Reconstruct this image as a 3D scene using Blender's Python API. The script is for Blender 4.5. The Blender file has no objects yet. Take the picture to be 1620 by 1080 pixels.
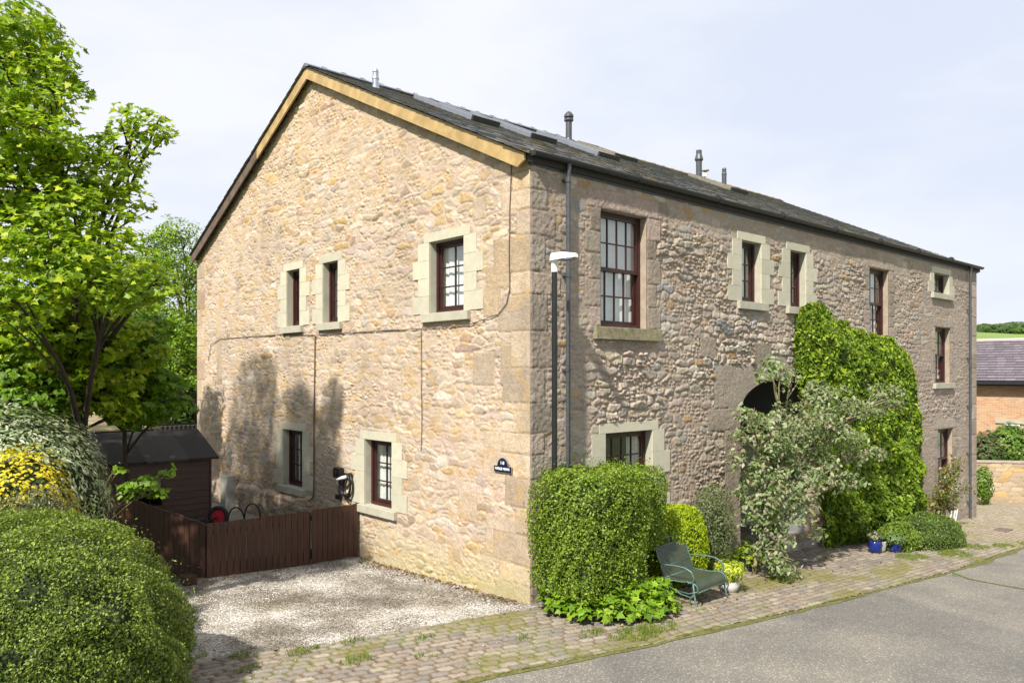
import bpy, math, random
import numpy as np
from mathutils import Vector, Matrix
R = math.radians
SC = bpy.context.scene
COL = SC.collection

# ------------------------------------------------------------ camera, world, sun, exposure
CAM = np.array([-7.34, -7.84, 3.2]); U2 = np.array([.7455, .6665]); U1 = np.array([-.6665, .7455]); FP = 1232.0
cd = bpy.data.cameras.new('camera'); cam = bpy.data.objects.new('camera', cd); COL.objects.link(cam)
cam.location = CAM
cam.rotation_euler = (R(90), 0, math.atan2(.7455, .6665) - R(90))
cd.sensor_width = 36; cd.lens = 36 * FP / 1620; cd.shift_y = 48 / 1620
cd.clip_start = .05; cd.clip_end = 2000
SC.camera = cam

def at(px, py, t):
    r = (px - 810) / FP
    return CAM + t * np.array([U2 @ [r, 1], U1 @ [r, 1], -(py - 588) / FP])

SUN_AZ, SUN_EL = R(21), R(46)           # direction of travel measured from +X towards +Y
w = bpy.data.worlds.new('World'); SC.world = w; w.use_nodes = True
nt = w.node_tree; nt.nodes.clear(); N = nt.nodes.new; L = nt.links.new
out = N('ShaderNodeOutputWorld'); mixs = N('ShaderNodeMixShader')
sky = N('ShaderNodeTexSky'); sky.sky_type = 'NISHITA'; sky.sun_disc = False; sky.sun_elevation = SUN_EL
sky.sun_rotation = math.atan2(-math.cos(SUN_AZ), -math.sin(SUN_AZ))
b1 = N('ShaderNodeBackground'); b1.inputs[1].default_value = .11; L(sky.outputs[0], b1.inputs[0])
b2 = N('ShaderNodeBackground'); b2.inputs[1].default_value = 1.0
tc = N('ShaderNodeTexCoord'); mp = N('ShaderNodeMapping'); mp.inputs['Scale'].default_value = (1.6, 1.6, 4.2)
mp.inputs['Rotation'].default_value = (0, R(12), R(30))
L(tc.outputs['Generated'], mp.inputs[0])
nz = N('ShaderNodeTexNoise'); nz.inputs['Scale'].default_value = 1.3; nz.inputs['Detail'].default_value = 5; nz.inputs['Roughness'].default_value = .5
L(mp.outputs[0], nz.inputs[0])
cr = N('ShaderNodeValToRGB'); e = cr.color_ramp.elements
e[0].position = .38; e[0].color = (.365, .395, .46, 1); e[1].position = .60; e[1].color = (.455, .462, .49, 1)
L(nz.outputs[0], cr.inputs[0]); L(cr.outputs[0], b2.inputs[0])
mr = N('ShaderNodeMapRange'); mr.inputs[1].default_value = .25; mr.inputs[2].default_value = .42; mr.inputs[3].default_value = .93; mr.inputs[4].default_value = .97
L(nz.outputs[0], mr.inputs[0]); L(mr.outputs[0], mixs.inputs[0])
L(b1.outputs[0], mixs.inputs[1]); L(b2.outputs[0], mixs.inputs[2]); L(mixs.outputs[0], out.inputs[0])
sd = bpy.data.lights.new('sun', 'SUN'); sd.energy = 4.0; sd.angle = R(1.6); sd.color = (1, .93, .82)
so = bpy.data.objects.new('sun', sd); COL.objects.link(so)
dv = Vector((math.cos(SUN_AZ) * math.cos(SUN_EL), math.sin(SUN_AZ) * math.cos(SUN_EL), -math.sin(SUN_EL)))
so.rotation_euler = dv.to_track_quat('-Z', 'Y').to_euler(); so.location = (-20, -8, 25)
SC.view_settings.view_transform = 'Standard'; SC.view_settings.look = 'None'
SC.view_settings.exposure = 1.08; SC.view_settings.gamma = 1; SC.view_settings.use_curve_mapping = False

# ------------------------------------------------------------ helpers
def link(o, parent=None):
    COL.objects.link(o)
    if parent is not None: o.parent = parent
    return o
def tag(o, label=None, cat=None, group=None, kind=None):
    if label: o['label'] = label
    if cat: o['category'] = cat
    if group: o['group'] = group
    if kind: o['kind'] = kind
    return o
def thing(name, label, cat, loc=(0, 0, 0), group=None):
    o = bpy.data.objects.new(name, None); COL.objects.link(o); o.location = loc; o.empty_display_size = .2
    return tag(o, label, cat, group)
def np_mesh(name, V, F, mat, parent=None, col=None, smooth=False, loc=None):
    """V (n,3); F (m,k) or list of index lists; col (n,3) per vertex"""
    me = bpy.data.meshes.new(name)
    if isinstance(F, np.ndarray):
        m, k = F.shape
        me.vertices.add(len(V)); me.vertices.foreach_set('co', np.asarray(V, np.float32).ravel())
        me.loops.add(m * k); me.loops.foreach_set('vertex_index', F.astype(np.int32).ravel())
        me.polygons.add(m); me.polygons.foreach_set('loop_start', np.arange(0, m * k, k, dtype=np.int32))
        me.polygons.foreach_set('loop_total', np.full(m, k, np.int32))
        me.update(calc_edges=True)
    else:
        me.from_pydata([tuple(v) for v in V], [], [tuple(f) for f in F]); me.update()
    if col is not None:
        a = me.color_attributes.new('Col', 'FLOAT_COLOR', 'POINT')
        c = np.ones((len(V), 4), np.float32); c[:, :3] = col
        a.data.foreach_set('color', c.ravel())
    me.polygons.foreach_set('use_smooth', np.full(len(me.polygons), bool(smooth)))
    me.materials.append(mat)
    o = bpy.data.objects.new(name, me)
    if loc is not None: o.location = loc
    return link(o, parent)

class MB:
    def __init__(s): s.v = []; s.f = []
    def add(s, V, F):
        b = len(s.v); s.v += [tuple(map(float, p)) for p in V]; s.f += [tuple(b + i for i in f) for f in F]; return s
    def box(s, a, b, rz=0, c=None):
        (x0, y0, z0), (x1, y1, z1) = a, b
        V = [(x0, y0, z0), (x1, y0, z0), (x1, y1, z0), (x0, y1, z0), (x0, y0, z1), (x1, y0, z1), (x1, y1, z1), (x0, y1, z1)]
        if rz:
            cx, cy = c if c else ((x0 + x1) / 2, (y0 + y1) / 2); q, n = math.cos(rz), math.sin(rz)
            V = [(cx + (x - cx) * q - (y - cy) * n, cy + (x - cx) * n + (y - cy) * q, z) for x, y, z in V]
        return s.add(V, [(0, 3, 2, 1), (4, 5, 6, 7), (0, 1, 5, 4), (1, 2, 6, 5), (2, 3, 7, 6), (3, 0, 4, 7)])
    def tube(s, P, r, n=8, cap=True):
        P = [Vector(tuple(map(float, p))) for p in P]; rs = r if hasattr(r, '__len__') else [r] * len(P)
        b = len(s.v); up = None
        for i, p in enumerate(P):
            t = (P[min(i + 1, len(P) - 1)] - P[max(i - 1, 0)])
            t = t.normalized() if t.length > 1e-9 else Vector((0, 0, 1))
            if up is None: up = Vector((0, 0, 1)) if abs(t.z) < .9 else Vector((1, 0, 0))
            a = t.cross(up).normalized(); c = a.cross(t).normalized(); up = c
            for k in range(n):
                q = 2 * math.pi * k / n; s.v.append(tuple(p + (a * math.cos(q) + c * math.sin(q)) * rs[i]))
        for i in range(len(P) - 1):
            for k in range(n):
                k2 = (k + 1) % n; s.f.append((b + i * n + k, b + (i + 1) * n + k, b + (i + 1) * n + k2, b + i * n + k2))
        if cap:
            s.f.append(tuple(b + k for k in range(n))); s.f.append(tuple(b + (len(P) - 1) * n + k for k in reversed(range(n))))
        return s
    def lathe(s, c, prof, n=20):
        b = len(s.v)
        for r, z in prof:
            for k in range(n):
                q = 2 * math.pi * k / n; s.v.append((c[0] + r * math.cos(q), c[1] + r * math.sin(q), c[2] + z))
        for i in range(len(prof) - 1):
            for k in range(n):
                k2 = (k + 1) % n; s.f.append((b + i * n + k, b + i * n + k2, b + (i + 1) * n + k2, b + (i + 1) * n + k))
        s.f.append(tuple(b + k for k in reversed(range(n)))); s.f.append(tuple(b + (len(prof) - 1) * n + k for k in range(n)))
        return s
    def prism(s, poly, d):
        """poly: list of 3d points, d: extrusion vector"""
        n = len(poly); V = [tuple(p) for p in poly] + [tuple(p[i] + d[i] for i in range(3)) for p in poly]
        return s.add(V, [tuple(range(n - 1, -1, -1)), tuple(range(n, 2 * n))] + [(i, (i + 1) % n, n + (i + 1) % n, n + i) for i in range(n)])
    def build(s, name, mat, parent=None, bevel=0, smooth=False, label=None, fix=True):
        me = bpy.data.meshes.new(name); me.from_pydata(s.v, [], s.f); me.materials.append(mat)
        if fix:
            import bmesh
            bm = bmesh.new(); bm.from_mesh(me); bmesh.ops.recalc_face_normals(bm, faces=bm.faces); bm.to_mesh(me); bm.free()
        me.update()
        o = bpy.data.objects.new(name, me); link(o, parent)
        if parent is not None:      # parents stand at their own base: keep world coordinates
            o.matrix_parent_inverse = Matrix.Translation(-world_loc(parent))
        if bevel:
            m = o.modifiers.new('bevel', 'BEVEL'); m.width = bevel; m.segments = 2; m.limit_method = 'ANGLE'
        if smooth:
            me.polygons.foreach_set('use_smooth', np.ones(len(me.polygons), bool))
        if label: o['label'] = label
        return o
def world_loc(o):
    return o.location.copy() if o.parent is None else Vector((0, 0, 0))   # parts already sit at world coordinates
def keep(o, parent):
    o.parent = parent; o.matrix_parent_inverse = Matrix.Translation(-world_loc(parent)); return o

# numpy noise
def hsh(i, j, s):
    i = np.asarray(i).astype(np.int64); j = np.asarray(j).astype(np.int64)
    x = (i * 374761393 + j * 668265263 + s * 974634777) & 0xffffffff
    x = ((x ^ (x >> 13)) * 1274126177) & 0xffffffff
    x = ((x ^ (x >> 15)) * 2246822519) & 0xffffffff
    return ((x ^ (x >> 16)) & 0xffffff) / float(0xffffff)
def vn(u, v, s=0):
    i = np.floor(u); j = np.floor(v); a = u - i; b = v - j; a = a * a * (3 - 2 * a); b = b * b * (3 - 2 * b)
    return (hsh(i, j, s) * (1 - a) + hsh(i + 1, j, s) * a) * (1 - b) + (hsh(i, j + 1, s) * (1 - a) + hsh(i + 1, j + 1, s) * a) * b
def fbm(u, v, s=0, o=4):
    t = 0; a = .5; n = 0
    for k in range(o): t = t + a * vn(u * 2 ** k, v * 2 ** k, s + k * 17); n += a; a *= .5
    return t / n
def sst(a, b, x):
    t = np.clip((x - a) / (b - a), 0, 1); return t * t * (3 - 2 * t)

def rubble(u, v, cw, ch, seed, merge=.3, jit=.42, warp=.05, wf=3.0, stagger=.5, rect=.62):
    """random rubble: returns joint distance (m), stone id (i,j), local coords"""
    wu = u + warp * (fbm(u * wf, v * wf, seed + 5, 2) - .5) * 2 + .012 * (vn(u * 22, v * 22, seed + 7) - .5) * 2 * (warp > 0)
    wv = v + warp * .8 * (fbm(u * wf, v * wf, seed + 9, 2) - .5) * 2 + .010 * (vn(u * 25, v * 25, seed + 8) - .5) * 2 * (warp > 0)
    jj = np.floor(wv / ch)
    D = []; I = []; J = []; SX = []; SY = []
    for dj in (-1, 0, 1):
        j = jj + dj; off = stagger * (j % 2) + hsh(j, 0, seed + 3) * .4
        ii = np.floor(wu / cw - off)
        for di in (-2, -1, 0, 1, 2):
            i = ii + di
            sx = (i + off + .5 + (hsh(i, j, seed) - .5) * 2 * jit) * cw
            sy = (j + .5 + (hsh(i, j, seed + 1) - .5) * 2 * jit * .75) * ch
            ax_ = np.abs(wu - sx) / cw; ay_ = np.abs(wv - sy) / ch; dd = rect * np.maximum(ax_, ay_) + (1 - rect) * np.hypot(ax_, ay_) + .10 * (rect < .9) * hsh(i, j, seed + 31)
            mgh = hsh(i, j, seed + 2)
            mi = np.where(mgh < merge, i - 1, i); mj = np.where(mgh > 1 - merge * .45, j - 1, j)
            D.append(dd); I.append(mi); J.append(mj); SX.append(wu - sx); SY.append(wv - sy)
    D = np.array(D); I = np.array(I); J = np.array(J); k = np.argmin(D, 0); ar = np.arange(len(u))
    d1 = D[k, ar]; i1 = I[k, ar]; j1 = J[k, ar]
    D2 = np.where((I == i1) & (J == j1), 9, D); d2 = D2.min(0)
    return (d2 - d1) * .5 * ch * 1.35, i1, j1, np.array(SX)[k, ar], np.array(SY)[k, ar]

def rubble2(u, v, cw, ch, seed, merge, jit, warp, part):
    e_, i, j, sx, sy = rubble(u, v, cw, ch, seed, merge, jit, warp)
    m_ = hsh(i, j, seed + 41) < part
    e2, i2, j2, sx2, sy2 = rubble(u[m_] + 3.1, v[m_] + 1.7, cw * .46, ch * .52, seed + 60, .25, .42, warp * .5)
    e_[m_] = np.minimum(e_[m_], e2); i[m_] = i2 + 5000; j[m_] = j2; sx[m_] = sx2; sy[m_] = sy2
    return e_, i, j, sx, sy
def pick(pal, h):
    pal = np.array(pal); return pal[np.minimum((h * len(pal)).astype(int), len(pal) - 1)]

# ------------------------------------------------------------ materials
def newmat(name):
    m = bpy.data.materials.new(name); m.use_nodes = True; t = m.node_tree
    return m, t, t.nodes['Principled BSDF']
def simple(name, c, rough=.6, metal=0, bump=0, bscale=60, var=.15, vscale=6, spec=.5):
    m, t, p = newmat(name); n = t.nodes.new; l = t.links.new
    p.inputs['Roughness'].default_value = rough; p.inputs['Metallic'].default_value = metal
    p.inputs['Specular IOR Level'].default_value = spec
    co = n('ShaderNodeTexCoord'); no = n('ShaderNodeTexNoise'); no.inputs['Scale'].default_value = vscale; no.inputs['Detail'].default_value = 6; no.inputs['Roughness'].default_value = .65
    l(co.outputs['Object'], no.inputs[0])
    r = n('ShaderNodeValToRGB'); r.color_ramp.elements[0].position = .3; r.color_ramp.elements[1].position = .7
    r.color_ramp.elements[0].color = tuple(x * (1 - var) for x in c) + (1,); r.color_ramp.elements[1].color = tuple(min(1, x * (1 + var)) for x in c) + (1,)
    l(no.outputs[0], r.inputs[0]); l(r.outputs[0], p.inputs['Base Color'])
    if bump:
        n2 = n('ShaderNodeTexNoise'); n2.inputs['Scale'].default_value = bscale; n2.inputs['Detail'].default_value = 5; l(co.outputs['Object'], n2.inputs[0])
        b = n('ShaderNodeBump'); b.inputs['Strength'].default_value = min(1, bump); b.inputs['Distance'].default_value = .01 * max(1, bump)
        l(n2.outputs[0], b.inputs['Height']); l(b.outputs[0], p.inputs['Normal'])
    return m
def attrmat(name, rough=.9, bump=.5, bscale=45, bdist=.012, var=.18, vscale=30, spec=.3):
    m, t, p = newmat(name); n = t.nodes.new; l = t.links.new
    p.inputs['Roughness'].default_value = rough; p.inputs['Specular IOR Level'].default_value = spec
    a = n('ShaderNodeVertexColor'); a.layer_name = 'Col'
    co = n('ShaderNodeTexCoord'); no = n('ShaderNodeTexNoise'); no.inputs['Scale'].default_value = vscale; no.inputs['Detail'].default_value = 7; no.inputs['Roughness'].default_value = .7
    l(co.outputs['Object'], no.inputs[0])
    mr = n('ShaderNodeMapRange'); mr.inputs[1].default_value = .3; mr.inputs[2].default_value = .7; mr.inputs[3].default_value = 1 - var; mr.inputs[4].default_value = 1 + var
    l(no.outputs[0], mr.inputs[0])
    vm = n('ShaderNodeVectorMath'); vm.operation = 'SCALE'; l(a.outputs[0], vm.inputs[0]); l(mr.outputs[0], vm.inputs['Scale']); l(vm.outputs[0], p.inputs['Base Color'])
    n2 = n('ShaderNodeTexNoise'); n2.inputs['Scale'].default_value = bscale; n2.inputs['Detail'].default_value = 8; n2.inputs['Roughness'].default_value = .65; l(co.outputs['Object'], n2.inputs[0])
    b = n('ShaderNodeBump'); b.inputs['Strength'].default_value = bump; b.inputs['Distance'].default_value = bdist
    l(n2.outputs[0], b.inputs['Height']); l(b.outputs[0], p.inputs['Normal'])
    return m
def leafmat(name, trans=.42, rough=.45, spec=.35):
    m, t, p = newmat(name); n = t.nodes.new; l = t.links.new
    a = n('ShaderNodeVertexColor'); a.layer_name = 'Col'
    l(a.outputs[0], p.inputs['Base Color']); p.inputs['Roughness'].default_value = rough; p.inputs['Specular IOR Level'].default_value = spec
    tr = n('ShaderNodeBsdfTranslucent')
    g = n('ShaderNodeVectorMath'); g.operation = 'MULTIPLY'; g.inputs[1].default_value = (1.25, 1.35, .6); l(a.outputs[0], g.inputs[0]); l(g.outputs[0], tr.inputs[0])
    mx = n('ShaderNodeMixShader'); mx.inputs[0].default_value = trans; l(p.outputs[0], mx.inputs[1]); l(tr.outputs[0], mx.inputs[2])
    l(mx.outputs[0], t.nodes['Material Output'].inputs[0])
    return m
def grainmat(name, c, c2, rough=.7, sc=(1, 1, .06), vscale=60):
    """painted or bare timber with grain along z"""
    m, t, p = newmat(name); n = t.nodes.new; l = t.links.new
    co = n('ShaderNodeTexCoord'); mpp = n('ShaderNodeMapping'); mpp.inputs['Scale'].default_value = sc; l(co.outputs['Object'], mpp.inputs[0])
    no = n('ShaderNodeTexNoise'); no.inputs['Scale'].default_value = vscale; no.inputs['Detail'].default_value = 6; l(mpp.outputs[0], no.inputs[0])
    r = n('ShaderNodeValToRGB'); r.color_ramp.elements[0].position = .35; r.color_ramp.elements[1].position = .68
    r.color_ramp.elements[0].color = c + (1,); r.color_ramp.elements[1].color = c2 + (1,)
    l(no.outputs[0], r.inputs[0]); l(r.outputs[0], p.inputs['Base Color']); p.inputs['Roughness'].default_value = rough
    b = n('ShaderNodeBump'); b.inputs['Strength'].default_value = .4; b.inputs['Distance'].default_value = .004
    l(no.outputs[0], b.inputs['Height']); l(b.outputs[0], p.inputs['Normal'])
    return m

M = {}
M['stone'] = attrmat('rubble stone', .92, .8, 48, .022, .20, 34)
M['quoin'] = attrmat('tooled stone', .92, .6, 70, .01, .12, 30)
M['cement'] = attrmat('cast stone', .85, .3, 90, .004, .10, 7)
M['slate'] = attrmat('slate', .55, .4, 40, .006, .25, 14, .4)
M['setts'] = attrmat('setts', .8, .5, 60, .008, .2, 30)
M['cement_mossy'] = simple('mossy sandstone sill', (.20, .18, .11), .9, bump=.6, bscale=50, var=.45, vscale=9)
M['mahogany'] = simple('mahogany paint', (.034, .009, .008), .4, bump=.1, bscale=120, var=.25, vscale=10)
M['black_plastic'] = simple('black plastic', (.012, .012, .014), .35, var=.2)
M['grey_pipe'] = simple('grey painted pipe', (.055, .06, .07), .42, var=.25, vscale=14)
M['gutter'] = simple('black gutter', (.018, .02, .024), .4, var=.3, vscale=12)
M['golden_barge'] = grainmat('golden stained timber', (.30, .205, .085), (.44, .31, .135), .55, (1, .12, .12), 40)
M['brown_barge'] = grainmat('dark brown timber', (.075, .052, .04), (.13, .09, .065), .8, (1, .1, .1), 40)  # darker brown than the golden boards: lowest rear board and the cables
M['fence'] = grainmat('brown fence timber', (.038, .014, .008), (.072, .029, .016), .65, (1, 1, .05), 45)
M['shed'] = grainmat('dark brown shed timber', (.030, .014, .010), (.055, .026, .018), .6, (.06, 1, 1), 45)
M['deck'] = simple('roof underside', (.03, .025, .02), .9)
M['chrome'] = simple('galvanised metal', (.45, .47, .5), .35, 1, var=.12, vscale=20)
M['white_paint'] = simple('white enamel', (.75, .76, .76), .3, var=.06)
M['lead'] = simple('lead grey metal', (.20, .22, .25), .45, .6, var=.15, vscale=9)
M['pale_metal'] = simple('pale flashing', (.24, .26, .30), .4, .5, var=.1)
M['white_flue'] = simple('white flue', (.6, .6, .6), .5, var=.08)
M['curtain'] = simple('curtain cloth', (.66, .67, .65), .9, bump=.3, bscale=8, var=.12, vscale=4)
M['blue_glaze'] = simple('blue glaze', (.008, .02, .16), .15, var=.25)
M['grey_stoneware'] = simple('grey stoneware', (.28, .28, .25), .6, var=.2)
M['white_pot'] = simple('white ribbed pot', (.58, .57, .56), .5, bump=.3, var=.12)
M['verdigris'] = simple('green painted iron', (.075, .14, .12), .45, var=.3, vscale=20)
M['bark'] = simple('bark', (.10, .075, .05), .95, bump=1, bscale=30, var=.4, vscale=12)
M['dark_bark'] = simple('dark bark', (.035, .027, .02), .95, bump=1, bscale=30, var=.4, vscale=12)
M['pale_bark'] = simple('lichened bark', (.19, .17, .09), .95, bump=1, bscale=30, var=.4, vscale=14)
M['felt'] = attrmat('roofing felt', .85, .5, 220, .003, .2, 12)
M['leaf'] = leafmat('leaves'); M['glossy_leaf'] = leafmat('glossy leaves', .3, .45, .25)
M['tiny_leaf'] = leafmat('tiny leaves', .3, .4, .4)
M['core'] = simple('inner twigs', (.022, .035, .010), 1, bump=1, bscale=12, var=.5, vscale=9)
M['conifer'] = leafmat('conifer sprays', .3, .7, .2)
M['wall_plain'] = simple('grey render', (.17, .175, .19), .9, bump=.3, bscale=20, var=.12)
M['red_rubber'] = simple('red wheel', (.42, .02, .035), .45, var=.1)
M['tyre'] = simple('tyre rubber', (.014, .014, .015), .8, var=.1)
M['terracotta'] = simple('weathered wicker', (.22, .19, .15), .85, bump=.8, bscale=30, var=.3, vscale=20)
M['navy'] = simple('navy enamel', (.006, .009, .03), .35, var=.1)
M['lettering'] = simple('white lettering', (.75, .77, .8), .4, var=.03)

def glassmat():
    m, t, p = newmat('window glass'); n = t.nodes.new; l = t.links.new
    t.nodes.remove(p); gl = n('ShaderNodeBsdfGlossy'); gl.inputs['Roughness'].default_value = .02; gl.inputs[0].default_value = (1, 1, 1, 1)
    tr = n('ShaderNodeBsdfTransparent'); tr.inputs[0].default_value = (.86, .9, .89, 1)
    fr = n('ShaderNodeFresnel'); fr.inputs[0].default_value = 2.3
    co = n('ShaderNodeTexCoord'); no = n('ShaderNodeTexNoise'); no.inputs['Scale'].default_value = 3; l(co.outputs['Object'], no.inputs[0])
    b = n('ShaderNodeBump'); b.inputs['Strength'].default_value = .05; b.inputs['Distance'].default_value = .02; l(no.outputs[0], b.inputs['Height']); l(b.outputs[0], gl.inputs['Normal'])
    ge = n('ShaderNodeNewGeometry'); iv = n('ShaderNodeMath'); iv.operation = 'SUBTRACT'; iv.inputs[0].default_value = 1; l(ge.outputs['Backfacing'], iv.inputs[1]); ml = n('ShaderNodeMath'); ml.operation = 'MULTIPLY'; l(iv.outputs[0], ml.inputs[0]); l(fr.outputs[0], ml.inputs[1])
    mx = n('ShaderNodeMixShader'); l(ml.outputs[0], mx.inputs[0]); l(tr.outputs[0], mx.inputs[1]); l(gl.outputs[0], mx.inputs[2])
    l(mx.outputs[0], t.nodes['Material Output'].inputs[0]); return m
M['glass'] = glassmat()

# ------------------------------------------------------------ terrain
def gz(x, y):
    x = np.asarray(x, float); y = np.asarray(y, float)
    s = .5 * (x + np.sqrt(x * x + .5))
    s = np.where(s > 24, 24 + (s - 24) * .3, s)
    return -.0565 * s - .033 * np.clip(y, 0, 4.6)
def grid(xs, ys, zf, name, mat, colf=None, keepf=None, smooth=True):
    X, Y = np.meshgrid(xs, ys); x = X.ravel(); y = Y.ravel()
    Z, C = zf(x, y); nx, ny = len(xs), len(ys)
    i = np.arange(nx * ny).reshape(ny, nx); F = np.stack([i[:-1, :-1], i[:-1, 1:], i[1:, 1:], i[1:, :-1]], -1).reshape(-1, 4)
    if keepf is not None:
        cx = x[F].mean(1); cy = y[F].mean(1); F = F[keepf(cx, cy)]
        us = np.unique(F); mp_ = np.full(nx * ny, -1); mp_[us] = np.arange(len(us)); F = mp_[F]; x, y, Z = x[us], y[us], Z[us]; C = None if C is None else C[us]
    o = np_mesh(name, np.stack([x, y, Z], 1), F, mat, col=C, smooth=smooth)
    return tag(o, kind='structure')

m, t, p = newmat('earth and grass'); n = t.nodes.new; l = t.links.new
co = n('ShaderNodeTexCoord'); no = n('ShaderNodeTexNoise'); no.inputs['Scale'].default_value = 1.2; no.inputs['Detail'].default_value = 8; l(co.outputs['Object'], no.inputs[0])
r = n('ShaderNodeValToRGB'); r.color_ramp.elements[0].position = .35; r.color_ramp.elements[0].color = (.045, .05, .018, 1); r.color_ramp.elements[1].position = .65; r.color_ramp.elements[1].color = (.07, .105, .025, 1)
l(no.outputs[0], r.inputs[0]); l(r.outputs[0], p.inputs['Base Color']); p.inputs['Roughness'].default_value = 1
M['earth'] = m
# the ground: one sheet to the horizon, with the far hill rising east and north-east
gx_ = np.concatenate([np.linspace(-900, -60, 18), np.linspace(-50, 60, 56), np.linspace(75, 900, 56)])
gy_ = np.concatenate([np.linspace(-600, -50, 14), np.linspace(-40, 50, 46), np.linspace(62, 900, 40)])
def ground_z(x, y):
    d = np.hypot(x - 5, y)
    hill = 26 * sst(110, 330, d) * (.75 + .5 * fbm(x * .006, y * .006, 3, 3)) * (.55 + .45 * sst(-.3, .6, x / (d + 1)))
    z = gz(x, y) - .03 - .25 * sst(14, 30, d) + hill
    return z, None
M['hill_green'] = simple('hill pasture', (.14, .21, .045), 1, var=.25, vscale=.03)
ground = grid(gx_, gy_, ground_z, 'ground', M['earth'])
ground.data.materials.append(M['hill_green'])
cx = np.array([q.center[:] for q in ground.data.polygons]); far = np.hypot(cx[:, 0] - 5, cx[:, 1]) > 60
ground.data.polygons.foreach_set('material_index', far.astype(np.int32))

# asphalt road
def road_edge(x): return np.interp(x, [-12, -2.4, 0, 3.5, 8.4, 13, 40], [1.0, -1.52, -2.1, -2.38, -2.58, -2.46, -1.8])
m, t, p = newmat('worn asphalt'); n = t.nodes.new; l = t.links.new
co = n('ShaderNodeTexCoord')
n1 = n('ShaderNodeTexNoise'); n1.inputs['Scale'].default_value = .55; n1.inputs['Detail'].default_value = 8; n1.inputs['Roughness'].default_value = .62; l(co.outputs['Object'], n1.inputs[0])
v1 = n('ShaderNodeTexVoronoi'); v1.inputs['Scale'].default_value = 75; l(co.outputs['Object'], v1.inputs[0])
r = n('ShaderNodeValToRGB'); r.color_ramp.elements[0].position = .33; r.color_ramp.elements[0].color = (.115, .11, .103, 1); r.color_ramp.elements[1].position = .66; r.color_ramp.elements[1].color = (.185, .172, .15, 1)
l(n1.outputs[0], r.inputs[0])
r2 = n('ShaderNodeValToRGB'); r2.color_ramp.interpolation = 'CONSTANT'; e = r2.color_ramp.elements; e[0].color = (.75, .75, .75, 1); e[1].position = .25; e[1].color = (1, 1, 1, 1)
q = e.new(.62); q.color = (1.08, 1.07, 1.05, 1); q = e.new(.9); q.color = (2.2, 2.15, 2.05, 1)
sx = n('ShaderNodeSeparateColor'); l(v1.outputs['Color'], sx.inputs[0]); l(sx.outputs[0], r2.inputs[0])
mm = n('ShaderNodeMix'); mm.data_type = 'RGBA'; mm.blend_type = 'MULTIPLY'; mm.inputs[0].default_value = .8; l(r.outputs[0], mm.inputs[6]); l(r2.outputs[0], mm.inputs[7]); l(mm.outputs[2], p.inputs['Base Color'])
bb = n('ShaderNodeBump'); bb.inputs['Strength'].default_value = .5; bb.inputs['Distance'].default_value = .006; l(v1.outputs['Distance'], bb.inputs['Height']); l(bb.outputs[0], p.inputs['Normal'])
p.inputs['Roughness'].default_value = .85; n3 = n('ShaderNodeTexNoise'); n3.inputs['Scale'].default_value = .28; n3.inputs['Detail'].default_value = 3; n3.inputs['Distortion'].default_value = .8; l(co.outputs['Object'], n3.inputs[0])
r3 = n('ShaderNodeValToRGB'); e = r3.color_ramp.elements; e[0].position = .43; e[0].color = (.80, .81, .83, 1); e[1].position = .52; e[1].color = (1.06, 1.05, 1.02, 1); l(n3.outputs[0], r3.inputs[0])
m3 = n('ShaderNodeMix'); m3.data_type = 'RGBA'; m3.blend_type = 'MULTIPLY'; m3.inputs[0].default_value = 1; l(mm.outputs[2], m3.inputs[6]); l(r3.outputs[0], m3.inputs[7]); l(m3.outputs[2], p.inputs['Base Color'])
M['asphalt'] = m
xs = np.arange(-14, 45, .12); ys = np.concatenate([np.arange(-14, -4, .25), np.arange(-4, 1.2, .05)])
def road_z(x, y):
    return gz(x, y) + .004 + .008 * (fbm(x * .7, y * .7, 40, 3) - .5), None
def edge_n(x): return .04 * (vn(x * 5, x * 0, 71) - .5)
grid(xs, ys, road_z, 'road', M['asphalt'], keepf=lambda x, y: (y < road_edge(x) + .04))
# a darker seam and patch in the asphalt
M['dark_asphalt'] = simple('damp asphalt patch', (.10, .098, .092), .9, bump=.8, bscale=160, var=.3, vscale=5)
M['moss'] = simple('moss and dirt', (.10, .10, .022), 1, bump=1, bscale=60, var=.5, vscale=15)
pts = [(8.12, -2.6), (7.75, -3.0), (7.72, -3.5), (7.76, -4.4), (7.7, -6.0), (7.8, -9)]
V = []; F = []
for i, (x, y) in enumerate(pts):
    V += [(x - .035, y, float(gz(x, y)) + .012), (x + .03, y, float(gz(x, y)) + .012)]
    if i: F.append((2 * i - 2, 2 * i - 1, 2 * i + 1, 2 * i))
tag(np_mesh('road_seam', V, F, M['moss']), kind='structure')

V = []; F = []
for i, x in enumerate(np.arange(-5.5, 26, .06)):
    e_ = float(road_edge(x)); a_w = .03 + .05 * float(vn(np.array([x * 3.]), np.array([1.]), 8)[0]) + (.10 if 9 < x < 16 else 0) * float(vn(np.array([x * 1.7]), np.array([2.]), 8)[0])
    V += [(x, e_ - a_w, float(gz(x, e_)) + .009), (x, e_ + .06, float(gz(x, e_)) + .018)]
    if i: F.append((2 * i - 2, 2 * i, 2 * i + 1, 2 * i - 1))
tag(np_mesh('road_verge', V, F, M['moss']), kind='structure')
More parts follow.
